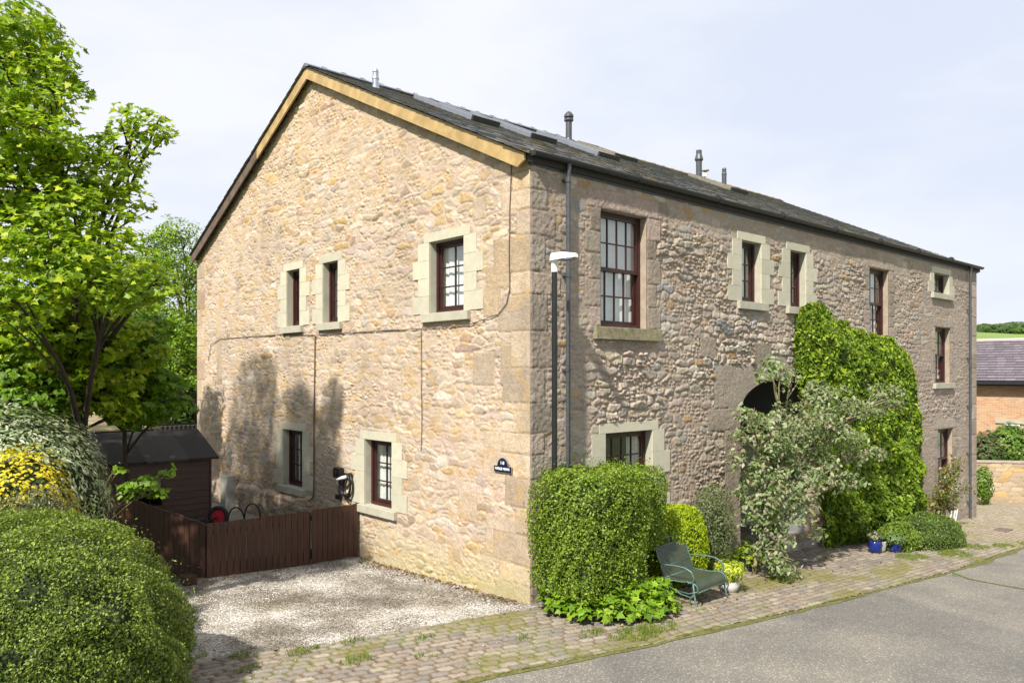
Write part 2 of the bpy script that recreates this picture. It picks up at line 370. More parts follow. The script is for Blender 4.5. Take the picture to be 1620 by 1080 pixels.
# cobbled setts between the road and the building
SETT = [(.22, .19, .155), (.20, .175, .15), (.24, .205, .165), (.215, .18, .14), (.26, .23, .19), (.19, .175, .16)]
def gravel_edge(x): return np.interp(x, [-12, -4.25, -3.37, -2.38, -1.54, -.6, .0], [3.0, 1.02, .67, .31, .13, -.10, -.16])
def setts_z(x, y):
    e_, i, j, sx, sy = rubble(x, y + .21 * np.minimum(x, 0), .205, .118, 12, .06, .15, .03, 1.6, .45, 1.0)
    top = sst(.003 + .004 * hsh(i, j, 95), .017, e_ - .006 * fbm(x * 18, y * 18, 96, 2)); hs = hsh(i, j, 91)
    z = gz(x, y) + .006 + top * (.012 + .010 * hs) + .02 * (fbm(x * .9, y * .9, 33, 3) - .5) + .004 * (fbm(x * 9, y * 9, 35, 2) - .5)
    c = pick(SETT, hsh(i, j, 92)) * (.85 + .3 * hsh(i, j, 93))[:, None]
    mo = fbm(x * 1.1, y * 1.6, 61, 4); moss = sst(.50, .62, mo + .10 * np.exp(-((x - 4) / 2.2) ** 2) + .07 * sst(-1.2, -2.3, y) * (x > 1))
    joint = np.array([.12, .085, .05]) * (1 - moss[:, None]) + np.array([.10, .115, .02]) * moss[:, None]
    stain = sst(.60, .74, mo + .12 * np.exp(-((x - 4.5) / 2.5) ** 2)) * .65
    c = c * (1 - stain[:, None]) + np.array([.15, .125, .03]) * stain[:, None]
    warm = sst(10, 15, x)[:, None]; c = c * (1 - .35 * warm) + np.array([.30, .25, .17]) * .45 * warm
    c = joint * (1 - top[:, None]) + c * top[:, None]
    c = c * (1 + .2 * (fbm(x * 6, y * 6, 66, 3) - .5))[:, None]
    return z, c
xs = np.concatenate([np.arange(-6.5, 9, .02), np.arange(9, 25, .04)]); ys = np.arange(-2.75, 2.6, .02)
grid(xs, ys, setts_z, 'cobbled_pavement', M['setts'],
     keepf=lambda x, y: (y > road_edge(x) + .01 + edge_n(x)) & (((x > 0) & (y < .12)) | ((x <= 0) & (y < gravel_edge(x) + .08 * (vn(x * 7, y * 7, 5) - .2))) | ((x > 17.72))) & ~((x < -4.6) & (y > 1.6)))
# cobbles far side (north of the building end)
xs = np.arange(17.7, 34, .06); ys = np.arange(2.5, 14, .06)
grid(xs, ys, setts_z, 'cobbled_yard', M['setts'])

# gravel drive
m, t, p = newmat('pale gravel'); n = t.nodes.new; l = t.links.new
co = n('ShaderNodeTexCoord')
v1 = n('ShaderNodeTexVoronoi'); v1.inputs['Scale'].default_value = 62; l(co.outputs['Object'], v1.inputs[0])
v2 = n('ShaderNodeTexVoronoi'); v2.inputs['Scale'].default_value = 130; l(co.outputs['Object'], v2.inputs[0])
n1 = n('ShaderNodeTexNoise'); n1.inputs['Scale'].default_value = .8; n1.inputs['Detail'].default_value = 6; n1.inputs['Roughness'].default_value = .6; l(co.outputs['Object'], n1.inputs[0])
s1 = n('ShaderNodeSeparateColor'); l(v1.outputs['Color'], s1.inputs[0])
ra = n('ShaderNodeValToRGB'); ra.color_ramp.interpolation = 'CONSTANT'; e = ra.color_ramp.elements
e[0].color = (.10, .093, .08, 1); e[1].position = .2; e[1].color = (.20, .18, .15, 1)
for pos, c in ((.38, (.28, .26, .23)), (.55, (.36, .335, .30)), (.76, (.48, .465, .44)), (.92, (.66, .66, .65))): q = e.new(pos); q.color = c + (1,)
ad = n('ShaderNodeMath'); ad.operation = 'MULTIPLY_ADD'; ad.inputs[1].default_value = 2.6; ad.inputs[2].default_value = -1.34; l(n1.outputs[0], ad.inputs[0])
ad2 = n('ShaderNodeMath'); ad2.operation = 'ADD'; ad2.use_clamp = True; l(ad.outputs[0], ad2.inputs[0]); l(s1.outputs[0], ad2.inputs[1]); l(ad2.outputs[0], ra.inputs[0])
l(ra.outputs[0], p.inputs['Base Color']); p.inputs['Roughness'].default_value = .9
bb = n('ShaderNodeBump'); bb.inputs['Strength'].default_value = .9; bb.inputs['Distance'].default_value = .014; bb.invert = True; l(v1.outputs['Distance'], bb.inputs['Height'])
b2_ = n('ShaderNodeBump'); b2_.inputs['Strength'].default_value = .6; b2_.inputs['Distance'].default_value = .006; b2_.invert = True; l(v2.outputs['Distance'], b2_.inputs['Height']); l(bb.outputs[0], b2_.inputs['Normal']); l(b2_.outputs[0], p.inputs['Normal'])
wv = n('ShaderNodeTexNoise'); mpg = n('ShaderNodeMapping'); mpg.inputs['Scale'].default_value = (.9, .35, 1); mpg.inputs['Rotation'].default_value = (0, 0, -.5); l(co.outputs['Object'], mpg.inputs[0]); l(mpg.outputs[0], wv.inputs[0]); wv.inputs['Scale'].default_value = 2.2; wv.inputs['Detail'].default_value = 7
rw_ = n('ShaderNodeValToRGB'); e = rw_.color_ramp.elements; e[0].position = .36; e[0].color = (.60, .55, .46, 1); e[1].position = .56; e[1].color = (1.02, 1.0, .98, 1); l(wv.outputs[0], rw_.inputs[0])
mw = n('ShaderNodeMix'); mw.data_type = 'RGBA'; mw.blend_type = 'MULTIPLY'; mw.inputs[0].default_value = 1; l(ra.outputs[0], mw.inputs[6]); l(rw_.outputs[0], mw.inputs[7]); l(mw.outputs[2], p.inputs['Base Color'])
M['gravel'] = m
def gravel_z(x, y):
    return gz(x, y) + .012 + .03 * (fbm(x * .8, y * .8, 81, 3) - .5) + .008 * (fbm(x * 14, y * 14, 82, 2) - .5), None
grid(np.arange(-5.6, .14, .035), np.arange(-.3, 5.0, .035), gravel_z, 'gravel_drive', M['gravel'],
     keepf=lambda x, y: (y > gravel_edge(np.minimum(x, 0)) + .05 * (vn(x * 9, y * 9, 6) - .5)) & (x < .13))
# paved yard behind the fence
M['paving'] = simple('grey yard paving', (.22, .20, .17), .85, bump=.5, bscale=40, var=.25, vscale=3)
def yard_z(x, y): return np.zeros_like(x) + .02 + .004 * fbm(x, y, 4, 2), None
grid(np.arange(-6, .1, .1), np.arange(4.98, 13.5, .1), yard_z, 'yard_paving', M['paving'], keepf=lambda x, y: x > -2.62 - (y - 4.9) * .42)

# ------------------------------------------------------------ the stone building
H = thing('stone_building', 'long two storey rubble stone mews house with slate roof and dark red windows', 'building')
def stone_wall(name, us, vs, heightcol, mapping, keepf):
    Ug, Vg = np.meshgrid(us, vs); u = Ug.ravel(); v = Vg.ravel()
    h = np.empty(len(u)); c = np.empty((len(u), 3))
    for k in range(0, len(u), 40000):
        s_ = slice(k, k + 40000); h[s_], c[s_] = heightcol(u[s_], v[s_])
    nx, ny = len(us), len(vs); i = np.arange(nx * ny).reshape(ny, nx)
    F = np.stack([i[:-1, :-1], i[:-1, 1:], i[1:, 1:], i[1:, :-1]], -1).reshape(-1, 4)
    F = F[keepf(u[F].mean(1), v[F].mean(1))]
    us_ = np.unique(F); mp_ = np.full(nx * ny, -1); mp_[us_] = np.arange(len(us_)); F = mp_[F]
    V = mapping(u[us_], v[us_], h[us_])
    return np_mesh(name, V, F, M['stone'], H, col=c[us_], smooth=True)
def lines(a, b, res, edges):
    g = np.arange(a, b + res * .5, res); ed = np.array(sorted(x for x in edges if a < x < b))
    if len(ed): g = g[np.min(np.abs(g[:, None] - ed[None]), 1) > res * .55]
    return np.unique(np.concatenate([g, ed, [a, b]]))
def rects(u, v, RR, h, c, seed, flat=.0, tool=.006, pal=None):
    """overlay big dressed blocks: RR list of (u0,u1,v0,v1)"""
    for k, (a, b, d, e_) in enumerate(RR):
        wob = .012 * (vn(u * 14, v * 14, seed + k) - .5)
        ed = np.minimum(np.minimum(u - a, b - u), np.minimum(v - d, e_ - v)) + wob * (tool > .002)
        inside = ed > 0
        top = sst(0, .018, ed); base = pick(pal, np.full(1, hsh(k, 3, seed)))[0] * (.84 + .34 * hsh(k, 4, seed))
        hh = flat + (top - 1) * .012 + tool * (fbm(u * 26, v * 26, seed + 50 + k, 2) - .5) * 2 * top
        cc = base[None] * (1 + .30 * (fbm(u * 5, v * 5, seed + 60 + k, 3) - .5) + .35 * (fbm(u * 24, v * 24, seed + 61, 2) - .5))[:, None]
        jc = np.array([.30, .22, .14]) if pal is GQ else np.array([.20, .15, .115])
        cc = jc * (1 - top[:, None]) + cc * top[:, None]
        h[:] = np.where(inside, hh, h); c[:] = np.where(inside[:, None], cc, c)
GP = [(.40, .31, .21), (.36, .285, .20), (.43, .35, .25), (.38, .29, .21), (.41, .30, .21), (.345, .29, .225), (.40, .33, .25), (.44, .34, .22),
      (.37, .26, .19), (.40, .27, .12), (.34, .25, .155), (.42, .355, .285), (.39, .31, .215), (.37, .30, .22), (.31, .235, .165), (.41, .29, .145), (.45, .38, .29), (.385, .285, .22)]
GQ = [(.39, .31, .23), (.41, .32, .22), (.37, .30, .23), (.42, .34, .25), (.38, .28, .21)]
FP_ = [(.30, .245, .19), (.27, .225, .185), (.33, .265, .21), (.31, .235, .195), (.25, .215, .18), (.34, .285, .22), (.28, .225, .19), (.32, .255, .185),
       (.31, .20, .10), (.25, .235, .225), (.335, .29, .235), (.24, .19, .15), (.31, .25, .2), (.36, .30, .23), (.29, .245, .205)]
FQ = [(.28, .24, .20), (.31, .26, .215), (.26, .225, .19), (.31, .255, .21), (.32, .25, .215), (.25, .21, .17)]
# openings: (u0,u1,z0,z1)
GW = dict(W1=(6.84, 7.42, 4.14, 5.30), W2=(5.28, 5.87, 4.14, 5.30), W3=(1.46, 2.35, 4.13, 5.27), W4=(6.71, 7.60, .83, 2.0), W5=(3.44, 4.33, .83, 2.0))
FW = dict(F1=(1.46, 2.56, 3.88, 5.66), F2=(5.31, 5.98, 4.49, 5.62), F3=(7.06, 7.69, 4.49, 5.62), F4=(10.66, 11.69, 3.97, 5.6), F5=(14.48, 15.53, 5.27, 5.81), F6=(14.58, 15.64, 2.90, 4.38), F7=(14.77, 15.84, .02, 1.67), F8=(1.56, 2.69, .86, 2.27))
ARC = (6.95, 2.50, 1.66, .60)
def roof_under(y): return 6.10 + .477 * (6.285 - np.abs(np.asarray(y) - 6.285))
QG = []; QF = []; z = -.7; k = 0; rq = random.Random(5)
while z < 6.15:
    hq = rq.uniform(.26, .52); lg = rq.uniform(.52, .8) if k % 2 else rq.uniform(.26, .42); sf = rq.uniform(.26, .38) if k % 2 else rq.uniform(.48, .66)
    z1 = min(z + hq, 6.2)
    QG.append((-.1, lg, z, z1)); QF.append((-.1, sf, z, z1)); z = z1; k += 1
LQ = []; z = -.1; k = 0
while z < 6.1:
    hq = rq.uniform(.3, .6); LQ.append((12.57 - (.55 if k % 2 else .3), 12.8, z, z + hq)); z += hq; k += 1
GB = [(.95, 1.25, 5.45, 5.8), (.3, .95, 4.4, 4.75), (.62, 1.0, 4.0, 4.5), (.28, 1.0, 1.6, 2.35), (.0, .95, .55, 1.15), (.1, .65, -.3, .6), (.55, 1.15, -.3, .12), (10.9, 11.3, 4.0, 5.0), (10.9, 11.25, 2.9, 4.0), (8.9, 9.2, .2, .6),
      (1.15, 1.6, .95, 1.4), (.75, 1.25, 3.0, 3.5), (.25, .62, 3.0, 3.6)]
def flat_near(u, v, h, boxes):
    for a, b, d, f in boxes:
        o_ = np.maximum(np.maximum(a - .47 - u, u - b - .47), np.maximum(d - .15 - v, v - f - .16)); h = np.where(o_ < 0, np.minimum(h, .008), h)
    return h
def gable_hc(u, v):
    e_, i, j, sx, sy = rubble2(u, v, .27, .125, 1, .34, .42, .07, .42)
    hs = hsh(i, j, 21); cs = hsh(i, j, 22); br = hsh(i, j, 23)
    buried = sst(.42, .62, fbm(u * 2.2, v * 2.2, 77, 3)) * .7        # pointing smeared over some stones
    jw = .008 + .016 * hsh(i, j, 25)
    top = sst(jw * .4, jw + .008, e_)
    rough = fbm(u * 17, v * 20, 24, 3) - .5
    chip = np.abs(fbm(u * 11 + sx * 9, v * 15, 28, 3) - .5)
    h = top * (.003 + .016 * hs) * (1 - .6 * buried) + .012 * rough * top - .020 * chip * (1 - .4 * buried) + .010 * (fbm(u * 7, v * 7, 26, 2) - .5) + ((hs - .5) * .26 * sy + (cs - .5) * .12 * sx) * top * (1 - .5 * buried) - .012 * np.exp(-(e_ / .007) ** 2) * sst(.45, .6, fbm(u * 4, v * 4, 29, 2))
    mort = np.array([.415, .315, .215])[None] * (1 + .16 * (fbm(u * 3, v * 3, 27, 3) - .5))[:, None]
    c = pick(GP, cs) * (.80 + .36 * br)[:, None] * (1 + .30 * rough)[:, None]
    mix = np.clip(top * (1 - .55 * buried), 0, 1)[:, None]
    c = mort * (1 - mix) + c * mix
    c = c * np.array([1.09, 1.15, 1.30])
    rects(u, v, GB, h, c, 300, .006, .004, GQ); rects(u, v, QG, h, c, 400, .006, .004, GQ); rects(u, v, LQ, h, c, 500, .008, .003, GQ)
    # algae and damp near the base, soot streaks
    alg = sst(1.1, .1, v + .5 * fbm(u * 2, v * 2, 30, 3)) * sst(6, 2.5, u) * .55
    c = c * (1 - alg[:, None]) + np.array([.38, .35, .16]) * alg[:, None]
    damp = sst(.95, .3, v + .3 * fbm(u * 2, v * 3, 31, 3)) * sst(4.5, 6.5, u) * .5
    c = c * (1 - .5 * damp[:, None])
    warm = sst(5.2, 8.5, v)[:, None] * .5; c = c * (1 - warm) + c * np.array([1.06, .96, .80]) * warm
    ora = sst(.62, .70, fbm(u * 5 + 3, v * 6, 38, 3)) * .5; c = c * (1 - ora[:, None]) + np.array([.42, .28, .12]) * ora[:, None]
    gry = sst(.60, .72, fbm(u * .7 + 9, v * 1.0, 39, 4)) * .35; c = c * (1 - gry[:, None]) + np.array([.30, .25, .20]) * gry[:, None]
    streak = sst(.6, .75, fbm(u * 1.3, v * .35, 36, 3))[:, None]; c = c * (1 - .10 * streak)
    h = h * sst(0, .03, u) * sst(12.57, 12.54, u)
    for a, b, d, f in GW.values(): inn = np.maximum(np.maximum(a - u, u - b), np.maximum(d - v, v - f)); h = h * sst(0, .03, inn)
    h = flat_near(u, v, h, GW.values())
    ledge = sst(.72, .62, v - .035 * (u - 6) * 0 + .12 * (fbm(u * 3, v * 0, 37, 2) - .5) + .02 * np.maximum(0, u - 6)) * sst(6.2, 6.7, u)
    h = h + ledge * .09
    return h, c
GE = [v for q in GW.values() for v in q]
gus = lines(0, 12.57, .017, [v for q in GW.values() for v in q[:2]]); gvs = lines(-.7, 9.1, .017, [v for q in GW.values() for v in q[2:]])
def gkeep(u, v):
    k = v < roof_under(u) + .02
    for a, b, c, d in GW.values(): k &= ~((u > a) & (u < b) & (v > c) & (v < d))
    return k
stone_wall('gable_wall', gus, gvs, gable_hc, lambda u, v, h: np.stack([-h, u, v], 1), gkeep)

def jambs(a, b, z0, z1, seed, wl=.30, ws=.18, n=5, lint=.28, lx=.16):
    r_ = random.Random(seed); out_ = [(a - lx, b + lx, z1, z1 + lint)]
    for s_ in (0, 1):
        z = z0; k = s_
        while z < z1 - .02:
            hq = min((z1 - z0) / n * r_.uniform(.8, 1.2), z1 - z); 
            if z1 - z - hq < .1: hq = z1 - z
            ww = wl if k % 2 else ws
            out_.append((a - ww, a, z, z + hq) if s_ == 0 else (b, b + ww, z, z + hq)); z += hq; k += 1
    return out_
FB = jambs(*FW['F1'], 1, .36, .24, 5, .30, .30) + jambs(*FW['F4'], 2, .34, .26, 6, .22, .3) + jambs(*FW['F6'], 3, .26, .2, 5, .24, .16) + jambs(*FW['F7'], 4, .28, .2, 5, .26, .2)
FB += [(4.42, 5.7, 2.55, 3.34), (4.25, 5.29, 2.16, 2.55), (4.75, 5.29, 1.0, 2.16), (4.6, 5.29, .3, 1.0), (4.85, 5.29, -.5, .3), (4.0, 4.5, 3.45, 3.8), (5.75, 6.35, 3.2, 3.75), (12.9, 13.4, 2.6, 3.0)]
RQ = []; z = -1.3; k = 0
while z < 6.1:
    hq = rq.uniform(.35, .6); RQ.append((17.68 - (.62 if k % 2 else .34), 17.9, z, z + hq)); z += hq; k += 1
def facade_hc(u, v):
    e_, i, j, sx, sy = rubble2(u, v, .25, .118, 101, .30, .42, .06, .42)
    hs = hsh(i, j, 121); cs = hsh(i, j, 122); br = hsh(i, j, 123)
    band = 1 - sst(5.45, 5.75, v + .25 * (fbm(u * 1.5, v, 140, 2) - .5))        # flush pointed stones under the eaves and by the corner
    left = sst(1.1, 1.6, u + .3 * (fbm(v * 1.5, u, 141, 2) - .5)); right = .45 + .55 * sst(14.2, 12.8, u)
    low = .75 + .25 * sst(.5, 2.2, v)
    rel = (.22 + .78 * band) * (.35 + .65 * left) * right * low
    patch = .55 + .75 * sst(.35, .6, fbm(u * .9, v * .9, 142, 3))
    rel = rel * patch
    jw = .006 + .014 * hsh(i, j, 125); top = sst(jw * .4, jw + .009, e_)
    dome = -np.exp(-(e_ / .010) ** 2) * .9
    rough = fbm(u * 17, v * 20, 124, 3) - .5
    chip = np.abs(fbm(u * 10 + sx * 12, v * 13 + sy * 9, 128, 3) - .5)
    h = rel * (top * (.010 + .026 * hs ** 1.3) - .036 * chip + .010 * dome) + (.005 + .010 * rel) * rough * top + (hs - .5) * .42 * sy * top * rel + (cs - .5) * .26 * sx * top * rel
    mort = np.array([.30, .225, .17])[None] * (1 + .2 * (fbm(u * 3, v * 3, 127, 3) - .5))[:, None]
    c = pick(FP_, cs) * (.78 + .40 * br)[:, None] * (1 + .28 * rough)[:, None]
    bur = sst(.5, .7, fbm(u * 2, v * 2, 178, 3)) * .35
    mix = np.clip(top * (1 - bur), 0, 1)[:, None]; c = (mort * (1 - mix) + c * mix) * np.array([1.13, 1.20, 1.26])
    pink = sst(12.8, 14, u)[:, None] * .45; c = c * (1 - pink) + np.array([.29, .24, .205]) * pink
    rects(u, v, FB, h, c, 700, .010, .007, FQ); rects(u, v, QF, h, c, 800, .012, .011, FQ); rects(u, v, RQ, h, c, 900, .012, .003, FQ)
    h = h * sst(0, .03, u) * sst(17.7, 17.67, u)
    for a, b, d, f in FW.values(): inn = np.maximum(np.maximum(a - u, u - b), np.maximum(d - v, v - f)); h = h * sst(0, .025, inn)
    h = flat_near(u, v, h, [FW[k] for k in ('F2', 'F3', 'F5', 'F8')])
    damp = sst(.5, -.3, v + .0565 * u + .3 * fbm(u * 2, v * 3, 131, 3)) * .4; c = c * (1 - .5 * damp[:, None])
    return h, c
fus = np.unique(np.concatenate([lines(0, 9.0, .016, [v for q in FW.values() for v in q[:2]]), lines(9.0, 17.7, .024, [v for q in FW.values() for v in q[:2]])]))
fvs = lines(-1.6, 6.12, .017, [v for q in FW.values() for v in q[2:]])
def in_arch(u, v, g=0):
    cx_, cz_, a, b = ARC
    return (np.abs(u - cx_) < a + g) & ((v < cz_) | (((u - cx_) / (a + g)) ** 2 + ((v - cz_) / (b + g)) ** 2 < 1))
def fkeep(u, v):
    k = ~in_arch(u, v, .03)
    for a, b, c, d in FW.values(): k &= ~((u > a) & (u < b) & (v > c) & (v < d))
    return k
stone_wall('front_wall', fus, fvs, facade_hc, lambda u, v, h: np.stack([u, -h, v], 1), fkeep)
stone_wall('end_wall', np.arange(0, 12.58, .06), np.arange(-1.6, 9.1, .06), facade_hc, lambda u, v, h: np.stack([17.70 + h, u, v], 1), lambda u, v: v < roof_under(u) + .03)
stone_wall('back_wall', np.arange(0, 17.71, .06), np.arange(-1.6, 6.13, .06), gable_hc, lambda u, v, h: np.stack([u, 12.57 + np.abs(h), v], 1), lambda u, v: v < 9)

# arch ring, passage behind it
def arch_pt(q, g):
    cx_, cz_, a, b = ARC; return (cx_ - (a + g) * math.cos(q), cz_ + (b + g) * math.sin(q))
V = []; F = []; C_ = []; nv = 9
rr = random.Random(3)
for k in range(nv):
    q0 = math.pi * k / nv + .002; q1 = math.pi * (k + 1) / nv - .002; b0 = len(V); col_ = np.array((.27, .235, .195)) * rr.uniform(.93, 1.08)
    ns = 4
    for s_ in range(ns + 1):
        q = q0 + (q1 - q0) * s_ / ns
        i_ = arch_pt(q, 0); o_ = arch_pt(q, .40 + .05 * (k % 2))
        for (x_, z_), y_ in ((i_, -.010), (o_, -.010), (i_, .45), (o_, .45)): V.append((x_, y_, z_)); C_.append(col_)
    for s_ in range(ns):
        a_ = b0 + s_ * 4; c_ = a_ + 4
        F += [(a_, a_ + 1, c_ + 1, c_), (a_, c_, c_ + 2, a_ + 2), (a_ + 1, a_ + 3, c_ + 3, c_ + 1)]
    F += [(b0, b0 + 2, b0 + 3, b0 + 1), (b0 + ns * 4, b0 + ns * 4 + 1, b0 + ns * 4 + 3, b0 + ns * 4 + 2)]
np_mesh('archway', V, F, M['quoin'], H, col=np.array(C_))
jb = MB(); jb.box((ARC[0] - ARC[2] - .30, .02, -1.0), (ARC[0] - ARC[2], .5, ARC[1])); jb2 = MB(); jb2.box((ARC[0] + ARC[2], .02, -1.0), (ARC[0] + ARC[2] + .3, .5, ARC[1]))
M['jamb'] = simple('dressed sandstone', (.30, .245, .19), .9, bump=.6, bscale=50, var=.2, vscale=7)
jb.build('arch_jamb', M['jamb'], H); jb2.build('arch_jamb', M['jamb'], H)
pw = MB(); x0, x1 = ARC[0] - ARC[2] - .02, ARC[0] + ARC[2] + .02
pw.box((x0 - .15, .5, -1.0), (x0, 6, 3.2)); pw.box((x1, .5, -1.0), (x1 + .15, 6, 3.2)); pw.box((x0, 6, -1.0), (x1, 6.15, 3.2)); pw.box((x0 - .15, .5, 3.2), (x1 + .15, 6.15, 3.3))
pw.build('passage_wall', M['wall_plain'], H)
pf = MB(); pf.box((x0, .1, -1.0), (x1, 6, -.30)); pf.build('passage_floor', M['paving'], H)
dr = MB(); dr.box((x1 - .05, 1.3, -.3), (x1 - .005, 2.2, 1.7)); d_ = dr.build('passage_door', M['white_paint'], H, bevel=.004)
d2 = MB(); d2.box((x1 - .07, 1.42, .8), (x1 - .05, 2.08, 1.55)); d2.box((x1 - .07, 1.42, -.15), (x1 - .05, 2.08, .65)); d2.build('door_panel', M['white_paint'], d_, bevel=.004)
kn = MB(); kn.box((x1 - .12, 1.38, .70), (x1 - .05, 1.41, .74)); kn.build('door_handle', M['chrome'], d_)

# windows ------------------------------------------------------
def P(side, u, d, z):      # d = depth into the wall
    return (d, u, z) if side == 'g' else (u, d, z)
def bx(mb, side, u0, u1, d0, d1, z0, z1):
    a = P(side, u0, d0, z0); b = P(side, u1, d1, z1)
    mb.box(tuple(min(p, q) for p, q in zip(a, b)), tuple(max(p, q) for p, q in zip(a, b)))
CEM = [(.43, .415, .33), (.46, .44, .345), (.41, .395, .31), (.445, .425, .34)]
def window(side, q, cols, rows, style, label, surround='cast', sash=False, curtain=None, openjar=False, sill_h=.14, sill_ext=(.16, .16), lint_h=.15):
    a, b, z0, z1 = q; rd = .13
    fr = MB()     # outer frame
    t_ = .055; d0, d1 = rd, rd + .11
    bx(fr, side, a, a + t_, d0, d1, z0, z1); bx(fr, side, b - t_, b, d0, d1, z0, z1); bx(fr, side, a + t_, b - t_, d0, d1, z1 - t_, z1); bx(fr, side, a + t_, b - t_, d0 - .02, d1, z0, z0 + t_)
    f = fr.build('window', M['mahogany'], H, bevel=.004, label=label)
    def sashset(zz0, zz1, dep, name, c_, r_, tilt=0):
        s_ = MB(); w_ = .045; A, B = a + t_, b - t_
        bx(s_, side, A, A + w_, dep, dep + .045, zz0, zz1); bx(s_, side, B - w_, B, dep, dep + .045, zz0, zz1)
        bx(s_, side, A + w_, B - w_, dep, dep + .045, zz0, zz0 + w_ + .015); bx(s_, side, A + w_, B - w_, dep, dep + .045, zz1 - w_, zz1)
        iw = (B - A - 2 * w_); ih = zz1 - zz0 - 2 * w_ - .015
        for k in range(1, c_): x_ = A + w_ + iw * k / c_; bx(s_, side, x_ - .011, x_ + .011, dep + .008, dep + .038, zz0 + w_, zz1 - w_)
        for k in range(1, r_): y_ = zz0 + w_ + .015 + ih * k / r_; bx(s_, side, A + w_, B - w_, dep + .010, dep + .036, y_ - .011, y_ + .011)
        so_ = s_.build(name, M['mahogany'], f, bevel=.003)
        g_ = MB(); ua, ub, za, zb = A + w_ - .005, B - w_ + .005, zz0 + w_ - .005, zz1 - w_ + .005
        q_ = [P(side, ua, dep + .022, za), P(side, ub, dep + .022, za), P(side, ub, dep + .022, zb), P(side, ua, dep + .022, zb)]
        g_.add(q_ if side == 'f' else q_[::-1], [(0, 1, 2, 3)]); go = g_.build('glass_pane', M['glass'], f, fix=False)
        return so_, go
    if sash:
        zm = (z0 + z1) / 2
        sashset(z0 + t_, zm + .03, rd + .062, 'lower_sash', cols, rows // 2); sashset(zm - .02, z1 - t_, rd + .012, 'upper_sash', cols, rows // 2)
    else:
        so_, go = sashset(z0 + t_, z1 - t_, rd + .03, 'casement', cols, rows)
    # reveal
    rv = MB(); o_ = -.004 if surround == 'cast' else .0
    e_ = .003
    for (u0, u1, zz0, zz1) in ((a - .08, a + e_, z0, z1), (b - e_, b + .08, z0, z1), (a - .08, b + .08, z1 - e_, z1 + .06), (a - .08, b + .08, z0 - .06, z0 + e_)):
        bx(rv, side, u0, u1, .012, .30, zz0, zz1)
    rv.build('reveal', M['cast_plain'] if surround == 'cast' else M['jamb'], f)
    # surround blocks
    V_ = []; C2 = []; sm = MB(); cols_ = []
    if surround == 'cast':
        rs = random.Random(int(a * 100)); n_ = 4 if (z1 - z0) > .8 else 2; hh = (z1 - z0) / n_
        blk = [(a - .15, b + .15, z1, z1 + lint_h)]
        for s_ in (0, 1):
            for k in range(n_):
                ww = (.46 if (k % 2 == 0) else .31) * (1 if b - a > .6 or side == 'f' else .93) * (.85 if z1 - z0 < .8 else 1)
                zz0, zz1 = z0 + hh * k, z0 + hh * (k + 1)
                blk.append((a - ww, a - .0, zz0, zz1) if s_ == 0 else (b, b + ww, zz0, zz1))
        for (u0, u1, zz0, zz1) in blk:
            g_ = .0015; n0 = len(sm.v); bx(sm, side, u0 + g_, u1 - g_, -.013 - rs.uniform(0, .002), .03, zz0 + g_, zz1 - g_); cols_ += [np.array(rs.choice(CEM)) * rs.uniform(.97, 1.03)] * (len(sm.v) - n0)
        np_mesh_box(sm, cols_, 'surround', M['cement'], f)
    if surround != 'none_sill':
        sl = MB(); bx(sl, side, a - sill_ext[0], b + sill_ext[1], -.075, rd + .02, z0 - sill_h, z0 - .001)
        sl.build('sill', M['cement_mossy'] if surround == 'mossy' else M['cast_plain'], f, bevel=.006)
    if curtain:
        cu = MB()
        for (s0, s1) in curtain:
            u0 = a + (b - a) * s0; u1 = a + (b - a) * s1; nn = 14; pts_ = []
            for k in range(nn + 1): pts_.append((u0 + (u1 - u0) * k / nn, .272 + .014 * math.sin(k * 2.2)))
            for k in range(nn):
                (ua, da), (ub, db) = pts_[k], pts_[k + 1]
                cu.add([P(side, ua, da, z0), P(side, ub, db, z0), P(side, ub, db, z1), P(side, ua, da, z1)], [(0, 1, 2, 3)])
        cu.build('curtain', M['curtain'], f, fix=False, smooth=True)
    return f
def np_mesh_box(mb, cols_, name, mat, parent):
    o = np_mesh(name, np.array(mb.v), np.array(mb.f), mat, None, col=np.array(cols_)); keep(o, parent)
    m_ = o.modifiers.new('bevel', 'BEVEL'); m_.width = .0015; m_.segments = 1; m_.limit_method = 'ANGLE'; return o
M['cast_plain'] = simple('cast stone sill', (.36, .345, .28), .85, bump=.3, bscale=80, var=.14, vscale=5)
window('g', GW['W1'], 1, 3, 0, 'narrow upper gable window with a closed casement', curtain=[(.0, .35)])
window('g', GW['W2'], 2, 3, 0, 'narrow upper gable window with pale curtain behind', curtain=[(.55, 1)])
window('g', GW['W3'], 2, 3, 0, 'wide upper gable window with six panes and white blind', curtain=[(0, 1)])
window('g', GW['W4'], 2, 3, 0, 'lower gable window half in tree shade', curtain=[(.3, .8)])
window('g', GW['W5'], 2, 3, 0, 'lower gable window with a green plant on its inner sill', curtain=[(.35, 1)])
window('f', FW['F1'], 4, 4, 0, 'tall twelve over twelve style sash window nearest the corner', surround='mossy', sash=True, curtain=[(0, 1)], sill_h=.19, sill_ext=(.17, .3))
window('f', FW['F2'], 3, 3, 0, 'left one of two small upper front windows', curtain=[(.1, 1)])
window('f', FW['F3'], 3, 3, 0, 'small upper front window just above the ivy', curtain=[(.3, 1)])
window('f', FW['F4'], 3, 4, 0, 'tall weathered sash window rising out of the ivy', surround='none_sill', sash=True, curtain=[(.1, .9)])
window('f', FW['F5'], 3, 2, 0, 'small square window under the far eaves', sill_ext=(.2, .2), curtain=[(0, 1)])
window('f', FW['F6'], 3, 4, 0, 'tall sash window at the far end, middle floor', surround='plain', sash=True, curtain=[(.2, 1)])
window('f', FW['F7'], 3, 4, 0, 'ground floor sash window at the far end', surround='plain', sash=True, curtain=[(.2, 1)])
